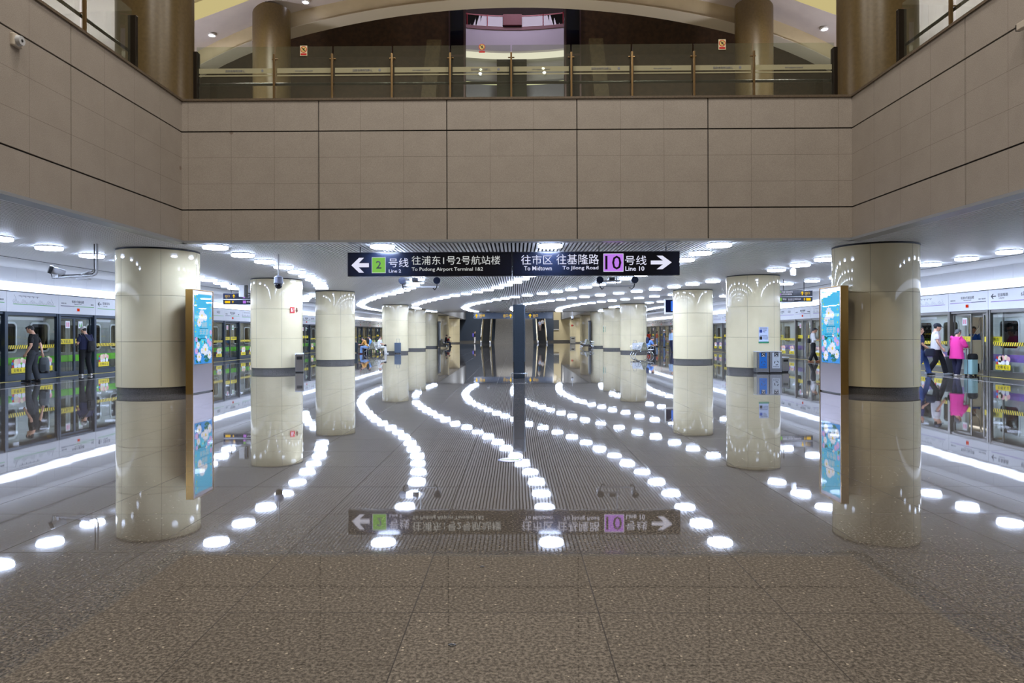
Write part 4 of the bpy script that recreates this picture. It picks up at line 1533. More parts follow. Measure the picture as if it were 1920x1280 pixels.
# ------------------------------------------------------------------ cameras and hung devices
t = thing('ceiling_camera', 'white box camera on a bent ceiling pipe left of the nearest left column', 'camera', (-10.05, 16.2, 0))
MB().tube([(0.06, 0, CZ + 0.1), (0.06, 0, 2.98), (0.03, 0, 2.93), (-0.04, 0, 2.90), (-0.95, 0, 2.85)], 0.022, 10).build('pipe', M_LGREY, t, smooth=True)
MB().tube([(-0.02, 0.02, CZ + 0.1), (-0.02, 0.02, 2.98), (-0.06, 0.0, 2.94), (-0.75, 0.0, 2.91), (-0.9, 0, 2.84), (-1.02, 0, 2.84), (-1.04, 0, 2.95)], 0.013, 8).build('cable', M_BLACK, t, smooth=True)
MB().cyl((-0.78, 0.1, 2.96), (-1.0, -0.08, 3.04), 0.085, n=20).build('housing', M_LGREY, t, smooth=True)
MB().cyl((-0.98, -0.065, 3.03), (-1.03, -0.11, 3.05), 0.10, 0.095, 20).build('lens_ring', M_DGREY, t, smooth=True)
MB().box(-0.92, -0.86, -0.03, 0.03, 2.85, 2.94).build('bracket', M_LGREY, t)
MB().box(-0.42, -0.12, -0.06, 0.06, 2.80, 2.83).cyl((-0.32, 0, 2.93), (-0.06, 0.02, 3.02), 0.03, n=10).build('second_sensor', M_LGREY, t, smooth=True)

t = thing('dome_camera', 'black dome camera hanging on a white pole before the hydrant-sign column', 'camera', at(521, 540, 18.5)[:2] + (0,))
zb = at(521, 540, 18.5)[2]
MB().cyl((0, 0, zb + 0.3), (0, 0, CZ + 0.1), 0.018, n=10).build('pole', M_LGREY, t, smooth=True)
MB().lathe([(0.05, 0.36), (0.115, 0.32), (0.125, 0.16), (0.11, 0.14)], 24, (0, 0, zb)).build('housing', mat('dome_housing', (138, 142, 160), 0.3), t, smooth=True)
MB().ball((0, 0, zb + 0.1), 0.098, 20, 12).build('dome', mat('dome_black', (10, 12, 26), 0.06), t, smooth=True)


def twin_camera(label, u, v, y):
    p = at(u, v, y)
    t = thing('twin_camera_bracket', label, 'camera', (p[0], p[1], p[2]))
    MB().cyl((0, 0, 0.05), (0, 0, CZ + 0.1 - p[2]), 0.018, n=8).build('pole', M_LGREY, t)
    MB().box(-0.5, 0.5, -0.03, 0.03, -0.02, 0.02).box(-0.42, 0.1, -0.025, 0.025, 0.12, 0.16).build('crossbar', M_LGREY, t)
    for x in (-0.48, 0.48):
        c = MB().cyl((x, 0.12, 0.13), (x, -0.12, 0.16), 0.075, n=16)
        cc = c.build('camera', M_LGREY, t, smooth=True)
        MB().cyl((x, -0.11, 0.155), (x, -0.17, 0.165), 0.098, n=18).build('lens_ring', mat('camera_navy', (20, 28, 46), 0.3), cc, smooth=True)
        MB().tube([(x, -0.1, 0.06), (x * 0.97, -0.1, -0.03), (x * 0.85, -0.05, -0.09), (x * 0.75, 0, -0.04)], 0.015, 6).build('cable', M_BLACK, cc)
    MB().box(-0.22, -0.06, -0.1, 0.1, 0.16, 0.24).build('junction_box', M_DGREY, t)
    return t


twin_camera('pair of dark round cameras on a crossbar under the left half of the hanging sign', 788, 537, 19.0)
twin_camera('pair of dark round cameras on a crossbar under the right half of the hanging sign', 1156, 537, 19.0)
for u, v, y, lab in ((609, 566, 52, 'small white hanging camera over the left part of the far hall'), (1073, 598, 66, 'small white dome camera on a pole before the far right columns'), (915, 584, 64, 'small white dome camera on a pole before the left escalator')):
    p = at(u, v, y)
    t = thing('dome_camera', lab, 'camera', p)
    MB().cyl((0, 0, 0.15), (0, 0, CZ + 0.1 - p[2]), 0.025, n=8).build('pole', M_WHITE, t)
    MB().lathe([(0.05, 0.3), (0.14, 0.22), (0.14, 0.05), (0.09, 0.02)], 16).build('housing', M_WHITE, t, smooth=True)
    MB().ball((0, 0, 0.02), 0.1, 14, 8).build('dome', M_BLACK, t, smooth=True)
t = thing('wall_loudspeaker', 'white box loudspeaker on the left edge of the hydrant-sign column', 'loudspeaker', (-10.72, 26.9, 3.0))
MB().box(-0.2, 0.02, -0.1, 0.12, -0.05, 0.42).build('cabinet', M_WHITE, t, bevel=0.02)
MB().box(0.02, 0.10, -0.06, 0.08, -0.05, 0.42).build('bracket', M_BLACK, t)
t = thing('ceiling_speaker', 'small white ceiling speaker over the right platform beside the double-deck sign', 'loudspeaker', at(1485, 519, 22.0))
MB().lathe([(0.06, 0), (0.08, 0.02), (0.08, 0.2), (0.05, 0.24)], 16).build('cabinet', M_WHITE, t, smooth=True)
MB().cyl((0, 0, 0.22), (0, 0, CZ - at(1485, 519, 22.0)[2] + 0.05), 0.02, n=8).build('stem', M_LGREY, t)
t = thing('platform_screen', 'framed screen with a blue picture at the left edge of the third right column', 'screen', at(1258, 589, 36.5))
MB().rbox(-0.36, 0.36, 0, 0.1, -0.02, 0.82, 0.04).build('frame', M_WHITE, t)
s = MB(); rect(s, -0.29, 0.29, 0.08, 0.74, -0.001); s.build('display', emit_mat('screen_dark', (20, 26, 60), 0.8), t)
s = MB(); rect(s, -0.02, 0.26, 0.14, 0.68, -0.004); s.build('picture', emit_mat('screen_blue', (60, 120, 240), 0.9), t)
MB().cyl((0, 0.05, 0.82), (0, 0.05, CZ + 0.05 - at(1258, 589, 36.5)[2]), 0.02, n=8).build('hanger_rod', M_LGREY, t)


# ------------------------------------------------------------------ notices on columns
def col_plate(name, label, cat, col, u, v, w, h, mirror=False):
    """a curved-on plate at pixel (u,v) on a column; returns its root, origin at its lower middle"""
    cx, cyy = col
    best = None
    for k in range(400):
        a = -PI + PI * k / 399
        x, y = cx + 0.995 * math.cos(a), cyy + 0.995 * math.sin(a)
        uu = 967 + x / y * 1280
        if best is None or abs(uu - u) < best[0]:
            best = (abs(uu - u), a, x, y)
    _, a, x, y = best
    z = 1.5 + (624 - v) * y / 1280
    return thing(name, label, cat, (x + 0.006 * math.cos(a), y + 0.006 * math.sin(a), z), a + PI / 2)


t = col_plate('hydrant_sign', 'red fire hydrant sign with a brown down arrow on the second left column', 'sign', LCOL[1], 550, 585.5, 0, 0)
s = MB(); rect(s, -0.20, 0.02, 0, 0.23, 0.0, 0.006); s.build('red_plate', M_RED, t)
s = MB(); rect(s, -0.16, -0.10, 0.05, 0.19, -0.006); rect(s, -0.075, -0.05, 0.05, 0.12, -0.006); put_text(s, '消', -0.055, 0.13, 0.06, -0.006); s.build('pictogram', M_WHITE, t)
s = MB(); poly(s, [(0.10, 0.22), (0.16, 0.22), (0.16, 0.10), (0.21, 0.13), (0.13, 0.02), (0.05, 0.13), (0.10, 0.10)], 0.0); s.build('down_arrow', mat('arrow_brown', (96, 50, 36), 0.5), t)
t = col_plate('hydrant_sign', 'tiny red sign on the farthest right column', 'sign', RCOL[7], 1074, 612, 0, 0)
s = MB(); rect(s, -0.26, 0.02, 0, 0.25, 0.0, 0.006); s.build('red_plate', M_RED, t)
s = MB(); poly(s, [(0.1, 0.22), (0.18, 0.22), (0.18, 0.10), (0.24, 0.13), (0.14, 0.02), (0.04, 0.13), (0.1, 0.10)], 0.0); s.build('down_arrow', mat('arrow_brown', (96, 50, 36), 0.5), t)

t = col_plate('sorting_notice', 'pale blue waste sorting notice above the twin bins on the second right column', 'notice', RCOL[1], 1430, 644.5, 0, 0)
s = MB(); rect(s, -0.18, 0.18, 0.02, 0.60, 0.012); s.build('board', mat('notice_blue', (196, 208, 236), 0.3), t)
s = MB(); rect(s, -0.195, 0.195, 0.0, 0.06, 0.006, 0.01); s.build('green_foot', mat('notice_green', (48, 130, 92), 0.4), t)
s = MB(); rect(s, -0.155, -0.055, 0.39, 0.50, 0.009); s.build('blue_tile', mat('notice_tile_blue', (32, 62, 140), 0.4), t)
s = MB(); rect(s, -0.155, -0.055, 0.13, 0.25, 0.009); s.build('black_tile', M_BLACK, t)
s = MB()
for z in (0.555, 0.525, 0.275): rect(s, -0.14, 0.14, z, z + 0.014, 0.009)
put_text(s, '可回收', -0.03, 0.455, 0.045, 0.008); put_text(s, '物品', -0.03, 0.40, 0.045, 0.008); put_text(s, '其他垃圾', -0.03, 0.205, 0.045, 0.008); put_text(s, '干垃圾类', -0.03, 0.14, 0.045, 0.008)
s.build('lettering', M_TEXTDK, t)
t = col_plate('green_notice', 'small green notice on the fifth right column', 'notice', RCOL[4], 1133, 623, 0, 0)
s = MB(); rect(s, -0.2, 0.16, 0, 0.5, 0.02); s.build('board', mat('notice_teal', (30, 140, 116), 0.4), t)
s = MB(); rect(s, -0.2, 0.16, 0.5, 0.56, 0.02); rect(s, -0.12, 0.1, 0.2, 0.26, 0.017); s.build('print', M_WHITE, t)


# ------------------------------------------------------------------ bins
def bin_unit(root, w, d, h):
    MB().box(-w / 2, w / 2, 0, d, 0.04, h).build('body', M_STEEL, root, bevel=0.012)
    MB().box(-w / 2 + 0.02, w / 2 - 0.02, 0.02, d - 0.02, 0, 0.04).build('foot', M_BLACK, root)
    MB().box(-w / 2 - 0.004, w / 2 + 0.004, -0.008, d, h, h + 0.02).build('lid', M_LGREY, root, bevel=0.006)


def recycle_arrows(mb, x, z, r, y):
    for k in range(3):
        a = PI / 2 + k * 2 * PI / 3
        pts = []
        for i in range(6):
            b_ = a - 0.2 - i * 0.25
            pts.append((x + r * math.cos(b_), z + r * math.sin(b_)))
        for i in range(5, -1, -1):
            b_ = a - 0.2 - i * 0.25
            pts.append((x + r * 0.68 * math.cos(b_), z + r * 0.68 * math.sin(b_)))
        poly(mb, pts, y)


BX, BY = 9.28, 25.02
for i, (dx, lab) in enumerate(((-0.26, 'left recycling bin with a blue front panel before the second right column'), (0.21, 'right recycling bin with a grey front panel before the second right column'))):
    t = thing('recycling_bin', lab, 'bin', (BX + dx, BY, 0), 0.0, 'twin recycling bins')
    bin_unit(t, 0.45, 0.36, 0.78)
    s = MB(); rect(s, -0.13, 0.15, 0.18, 0.75, -0.001, 0.004)
    s.build('front_panel', mat('bin_blue', (40, 104, 176), 0.25) if i == 0 else mat('bin_grey', (176, 182, 188), 0.3), t)
    s = MB(); rect(s, -0.06, 0.09, 0.60, 0.76, -0.006, 0.003); s.build('black_tag', M_BLACK, t)
    s = MB(); recycle_arrows(s, 0.015, 0.69, 0.045, -0.010); rect(s, -0.04, 0.07, 0.615, 0.63, -0.010); s.build('tag_mark', M_WHITE, t)
    s = MB(); recycle_arrows(s, 0.02, 0.38, 0.085, -0.006); put_text(s, '可回收物' if i == 0 else '其他垃圾', 0.01, 0.22, 0.05, -0.006, align='c')
    s.build('lettering', mat('bin_print', (22, 48, 92), 0.4) if i == 0 else M_BLACK, t)
t = thing('litter_bin', 'stainless litter bin at the right foot of the second left column', 'bin', (-8.33, 26.2, 0), 0.3)
bin_unit(t, 0.32, 0.5, 0.72)
MB().box(-0.10, 0.10, -0.01, -0.002, 0.5, 0.62).build('slot', M_BLACK, t)
t = thing('litter_bin', 'stainless bin half hidden behind the twin bins', 'bin', (10.06, 25.55, 0), 0.3)
bin_unit(t, 0.3, 0.4, 0.55)
MB().box(-0.10, 0.10, -0.01, -0.002, 0.4, 0.48).build('slot', M_BLACK, t)
t = thing('litter_bin', 'tiny steel bin before the farthest right columns', 'bin', at(1074, 0, 93.0)[:2] + (0,), 0)
bin_unit(t, 0.7, 0.5, 0.95)
MB().box(-0.2, 0.2, -0.01, -0.002, 0.65, 0.78).build('slot', M_BLACK, t)


# ------------------------------------------------------------------ benches
def bench(label, loc, rz=0.0, n=3, pitch=0.56):
    """back-to-back steel bench, seats face local +x and -x, runs along local y"""
    t = thing('steel_bench', label, 'bench', loc, rz, 'back-to-back steel benches in the hall')
    Lh = n * pitch / 2
    for sx in (-1, 1):
        for k in range(n):
            y0, y1 = -Lh + k * pitch + 0.03, -Lh + (k + 1) * pitch - 0.03
            prof = [(0.62, 0.44), (0.58, 0.425), (0.45, 0.415), (0.26, 0.425), (0.19, 0.47), (0.15, 0.60), (0.10, 0.80), (0.085, 0.86)]
            th = 0.018
            pts = [(sx * p[0], y0, p[1]) for p in prof] + [(sx * (p[0] - 0.004), y0, p[1] - th) if p[1] < 0.46 else (sx * (p[0] - th), y0, p[1] - 0.004) for p in reversed(prof)]
            MB().prism(pts, (0, y1 - y0, 0)).build('seat', mat('seat_shell', (206, 208, 206), 0.3, 0.4), t, smooth=True)
    MB().box(-0.05, 0.05, -Lh, Lh, 0.33, 0.39).box(-0.42, -0.36, -Lh, Lh, 0.36, 0.40).box(0.36, 0.42, -Lh, Lh, 0.36, 0.40).build('beam', M_STEEL, t)
    for y in (-Lh, 0.0, Lh):
        g = MB()
        for sx in (-1, 1):
            arc = [(sx * (0.05 + 0.55 * math.sin(a)), y, 0.02 + 0.33 * math.cos(a)) for a in [PI / 2 * i / 8 for i in range(9)]]
            g.tube(arc, 0.02, 8)
            g.tube([(sx * 0.2, y, 0.42), (sx * 0.22, y, 0.62), (sx * 0.3, y, 0.66), (sx * 0.54, y, 0.64), (sx * 0.6, y, 0.58), (sx * 0.56, y, 0.42)], 0.016, 8)
        g.build('leg', M_CHROME, t, smooth=True)
    for y, dn in ((-Lh - 0.03, -0.02), (Lh + 0.03, 0.02)):
        prof = [(-0.22, 0.36), (-0.17, 0.56), (-0.12, 0.74), (-0.06, 0.84), (0, 0.87), (0.06, 0.84), (0.12, 0.74), (0.17, 0.56), (0.22, 0.36)]
        tag(MB().prism([(p[0], y, p[1]) for p in prof], (0, dn, 0)).build('end_panel', noise_mat('end_panel_camo', (78, 80, 62), (146, 142, 122), 5, 0.4, 2, 0.0, 0.5, 0, (6, 1, 1.5)), t), 'rounded mottled end panel')
    return t


bench('steel bench with three seated people before the fourth left column', (-10.4, 50.2, 0))
bench('steel bench with a black-clad sitter far down the left side', (-8.15, 75.5, 0))
bench('steel bench with one man in blue before the fourth right column', (8.15, 44.2, 0))
bench('empty looking steel bench far down the right side', (7.05, 67.7, 0))


# ------------------------------------------------------------------ luggage
def suitcase(label, loc, rz, w, d, h, m, handle=0.25, ribs=True, name='suitcase'):
    t = thing(name, label, 'suitcase', loc, rz)
    b_ = MB().rbox(-w / 2, w / 2, -d / 2, d / 2, 0.07, h, 0.05, 4)
    b_.build('shell', m, t, bevel=0.015)
    if ribs:
        r = MB()
        for k in range(5):
            x = -w / 2 + 0.08 + k * (w - 0.16) / 4
            r.box(x - 0.012, x + 0.012, -d / 2 - 0.006, d / 2 + 0.006, 0.12, h - 0.05)
        r.build('rib', m, t)
    MB().box(-w / 2 - 0.004, w / 2 + 0.004, -0.008, 0.008, 0.08, h + 0.004).build('zip_seam', M_DGREY, t)
    if handle:
        g = MB().tube([(-0.1, d * 0.3, h), (-0.1, d * 0.3, h + handle), (0.1, d * 0.3, h + handle), (0.1, d * 0.3, h)], 0.012, 8)
        g.build('pull_handle', M_STEEL, t)
    for x in (-w / 2 + 0.06, w / 2 - 0.06):
        for y in (-d / 2 + 0.06, d / 2 - 0.06):
            MB().cyl((x - 0.02, y, 0.035), (x + 0.02, y, 0.035), 0.035, n=12).build('wheel', M_BLACK, t)
    return t


suitcase('slate grey suitcase with raised handle beside the seated woman in white', (-8.72, 50.35, 0), 0.0, 0.46, 0.28, 0.80, mat('case_slate', (78, 92, 108), 0.4), 0.28)
suitcase('dark blue-green suitcase left of the man in yellow', (-12.35, 52.0, 0), 0.0, 0.55, 0.32, 0.80, mat('case_dark', (24, 44, 52), 0.5), 0.0)
t = suitcase('pale mint blue suitcase beside the woman in pink', (15.32, 23.15, 0), 0.5, 0.38, 0.28, 0.56, mat('case_mint', (172, 216, 218), 0.3), 0.35, True)

# ------------------------------------------------------------------ far end: dark wall, stairs, escalators, side walls
struct('wall_end_blue', MB().box(-9.4, 6.2, 112, 112.3, 0, 9).box(-9.4, -9.2, 104, 112, 0, 9), noise_mat('end_wall_blue', (52, 62, 78), (60, 72, 88), 20, 0.3))
b = MB().box(-16, -9.45, 104, 104.2, 0, 3.65).box(4.9, 16, 114, 114.2, 0, 9).box(-16.4, -16.2, 88, 104, 0, 3.65).box(15.9, 16.1, 88, 114, 0, 3.65)
struct('wall_end_cream', b, M_CREAM)
struct('ceiling_end', MB().box(-12, 8, 70.1, 113, 8.6, 8.8).box(-8.25, -8.15, 70.2, 111.8, CZ + 0.02, 8.58).box(7.5, 7.6, 70.2, 113.8, CZ + 0.02, 8.58), noise_mat('end_ceiling', (120, 122, 126), (130, 132, 136), 1, 0.6))
struct('baseboard_end', MB().box(-9.4, 6.2, 111.9, 112, 0, 0.25).box(4.9, 16, 113.9, 114, 0, 0.3), M_PLINTH)
s = MB().box((1027 - 967) * 113 / 1280, (1048.5 - 967) * 113 / 1280, 113.7, 113.95, at(0, 617, 113)[2], at(0, 600, 113)[2])
t = s.build('notice_board', mat('board_grey', (92, 96, 100), 0.2))
tag(t, 'dark grey wide notice board on the far cream wall right of the escalators', 'notice board')
MB().box((1027 - 967) * 113 / 1280, (1048.5 - 967) * 113 / 1280, 113.6, 113.95, at(0, 618.5, 113)[2], at(0, 617, 113)[2]).build('ledge', M_WHITE, t)


def escalator(label, loc, w):
    t = thing('escalator', label, 'escalator', loc, 0)
    Ln, rise = 13.0, 7.0
    st = MB()
    n = 36
    for i in range(n):
        y0, z0 = 0.6 + i * Ln / n, max(0.0, i * rise / n)
        st.box(-w / 2, w / 2, y0, y0 + Ln / n + 0.02, max(0, z0 - 0.3), z0 + rise / n)
    st.build('steps', mat('escalator_step', (24, 26, 30), 0.5), t)
    for sx in (-1, 1):
        x = sx * (w / 2 + 0.14)
        g = MB().prism([(x - 0.12, 0.0, 0.0), (x - 0.12, 0.6, 0.0), (x - 0.12, 0.6 + Ln, rise), (x - 0.12, 0.6 + Ln, rise + 0.4), (x - 0.12, 0.5, 0.42), (x - 0.12, 0.0, 0.3)], (0.24, 0, 0))
        g.build('skirt', mat('escalator_skirt', (176, 166, 136), 0.3, 0.7), t)
        g = MB().prism([(x - 0.02, -0.1, 0.35), (x - 0.02, 0.5, 0.42), (x - 0.02, 0.6 + Ln, rise + 0.4), (x - 0.02, 0.6 + Ln, rise + 1.0), (x - 0.02, 0.6, 1.0), (x - 0.02, 0.0, 0.92), (x - 0.02, -0.25, 0.65)], (0.04, 0, 0))
        g.build('balustrade', mat('escalator_gold', (166, 140, 78), 0.25, 0.6), t)
        MB().tube([(x, 0.0, 0.35), (x, -0.25, 0.45), (x, -0.35, 0.68), (x, -0.2, 0.92), (x, 0.3, 1.0), (x, 0.6, 1.02), (x, 0.6 + Ln, rise + 1.02)], 0.05, 8).build('handrail', M_BLACK, t)
        MB().box(x - 0.12, x + 0.12, -0.3, 0.3, 0, 0.36).build('newel', M_STEEL, t, bevel=0.03)
    return t


escalator('left escalator climbing away beside the dark blue end wall', ((910.5 - 967) * 97 / 1280, 97, 0), 1.02)
escalator('right escalator climbing away with riders on it', ((1017 - 967) * 97 / 1280, 97, 0), 1.02)
st = MB()
n = 40
for i in range(n):
    st.box(-3.05, 2.55, 97.5 + i * 0.32, 97.9 + i * 0.32, max(0, i * 0.165 - 0.3), i * 0.165 + 0.165)
tag(st.build('broad_staircase', noise_mat('stair_granite', (104, 102, 98), (124, 120, 114), 12, 0.4)), 'broad grey granite staircase between the two escalators', 'staircase')
for x, y in ((-4, 90), (3, 90), (-6, 104), (2, 104)):
    area_light('end_hall_light', (x, y, 8.4), 1.2, 900, (0.95, 0.97, 1.0))
for x in (-13, 12):
    for y in (80, 95):
        area_light('end_side_light', (x, y, CZ - 0.05), 0.6, 320, (0.95, 0.97, 1.0))
area_light('end_wall_fill', (6.6, 108, 6.4), 1.0, 260, (1.0, 0.97, 0.92), (math.radians(55), 0, 0))  # both end wall lights are added without fittings to brighten the cream wall
area_light('end_wall_fill', (11.5, 108, 3.5), 1.0, 110, (1.0, 0.97, 0.92), (math.radians(40), 0, 0))

for (x, y), r, lab in (((-0.31, 3.28), 0.013, 'small dark scrap on the near floor left of the middle'), ((-0.22, 4.38), 0.010, 'tiny dark scrap on the floor farther from the camera'), ((4.35, 5.6), 0.014, 'tiny dark scrap on the floor under the right column reflection')):
    g = MB().ball((0, 0, 0.002), (r * 1.5, r, 0.003), 10, 6)
    tag(g.build('floor_scrap', M_BLACK, loc=(x, y, 0), smooth=True), lab, 'litter')


# ------------------------------------------------------------------ people
SKIN = noise_mat('skin', (206, 158, 130), (214, 168, 140), 12, 0.5)
HAIRK = noise_mat('hair_black', (18, 16, 17), (34, 30, 30), 30, 0.45)
HAIRG = noise_mat('hair_grey', (74, 76, 80), (112, 114, 118), 40, 0.5)


def V(*a): return Vector(a)


def loft(mb, pts, radii, n=12, side=(1, 0, 0)):
    """elliptical tube along pts; radii = (across, depth) pairs; `side` is the direction of the 'across' radius"""
    pts = [Vector(p) for p in pts]
    vs = []
    for i, p in enumerate(pts):
        t = (pts[min(i + 1, len(pts) - 1)] - pts[max(i - 1, 0)]).normalized()
        s = Vector(side)
        if abs(s.dot(t)) > 0.85:
            s = Vector((0, 1, 0))
        u = (s - t * s.dot(t)).normalized()
        w = t.cross(u)
        rx, ry = radii[i] if isinstance(radii[i], (tuple, list)) else (radii[i], radii[i])
        for k in range(n):
            a = 2 * PI * k / n
            vs.append(p + u * rx * math.cos(a) + w * ry * math.sin(a))
    fs = []
    for i in range(len(pts) - 1):
        for k in range(n):
            a, b_ = i * n + k, i * n + (k + 1) % n
            fs.append((a, b_, b_ + n, a + n))
    fs += [tuple(range(n - 1, -1, -1)), tuple(range(len(vs) - n, len(vs)))]
    mb.add(vs, fs)


def fuse(mb, name, m, parent, voxel, smooth=2):
    """weld the overlapping volumes into one continuous skin"""
    me = mb.mesh(name)
    bm = bmesh.new(); bm.from_mesh(me); bmesh.ops.recalc_face_normals(bm, faces=bm.faces); bm.to_mesh(me); bm.free()
    o = bpy.data.objects.new(name, me)
    COL.objects.link(o)
    r = o.modifiers.new('weld', 'REMESH')
    r.mode = 'VOXEL'
    r.voxel_size = voxel
    if smooth:
        s = o.modifiers.new('relax', 'SMOOTH')
        s.iterations = smooth
        s.factor = 0.5
    dg = bpy.context.evaluated_depsgraph_get()
    me2 = bpy.data.meshes.new_from_object(o.evaluated_get(dg))
    me2.name = name
    o.modifiers.clear()
    o.data = me2
    me2.materials.clear()
    me2.materials.append(m)
    for p in me2.polygons:
        p.use_smooth = True
    o.parent = parent
    return o


STAND = dict(pelvis=V(0, 0, .93), chest=V(0, .0, 1.27), neck=V(0, -.015, 1.46), head=V(0, .015, 1.60), look=V(0, 1, -.05),
             shL=V(-.185, -.01, 1.40), shR=V(.185, -.01, 1.40), elL=V(-.235, -.03, 1.11), elR=V(.235, -.03, 1.11), wrL=V(-.23, .05, .87), wrR=V(.23, .05, .87),
             hipL=V(-.09, 0, .91), hipR=V(.09, 0, .91), knL=V(-.105, .02, .50), knR=V(.105, .02, .50), anL=V(-.11, -.03, .085), anR=V(.11, -.03, .085))
SIT = dict(STAND, pelvis=V(0, 0, .52), chest=V(0, .05, .86), neck=V(0, .07, 1.05), head=V(0, .12, 1.18), look=V(0, 1, -.45),
           shL=V(-.185, .06, .99), shR=V(.185, .06, .99), elL=V(-.24, .15, .74), elR=V(.24, .15, .74), wrL=V(-.10, .36, .68), wrR=V(.10, .36, .68),
           hipL=V(-.09, .02, .50), hipR=V(.09, .02, .50), knL=V(-.12, .44, .49), knR=V(.12, .44, .49), anL=V(-.13, .46, .085), anR=V(.13, .46, .085))


def hand(mb, wr, el, inward, fine, curl=0.5):
    d = (wr - el).normalized()
    side = (inward - d * inward.dot(d)).normalized()      # direction the palm faces
    acr = d.cross(side).normalized()                       # across the knuckles
    c0, c1 = wr + d * 0.01, wr + d * 0.095
    loft(mb, [wr - d * 0.02, wr + d * 0.03, wr + d * 0.07, c1], [(.025, .02), (.036, .017), (.042, .016), (.038, .012)], 8, tuple(acr))
    r = 0.0088
    for k, ln in enumerate((.068, .078, .072, .056)):
        base = c1 - d * 0.012 + acr * (0.031 - 0.0205 * k)
        p1 = base + (d * math.cos(curl * .6) + side * math.sin(curl * .6)) * ln * .55
        p2 = p1 + (d * math.cos(curl * 1.5) + side * math.sin(curl * 1.5)) * ln * .5
        loft(mb, [base, p1, p2], [r, r * .95, r * .75], 6, tuple(acr))
    tb = wr + d * 0.03 + acr * 0.034
    t1 = tb + (d * .7 + acr * .55 + side * .35).normalized() * .04
    loft(mb, [tb - acr * .012, t1, t1 + (d * .9 + acr * .1 + side * .45).normalized() * .032], [.013, .010, .008], 6)


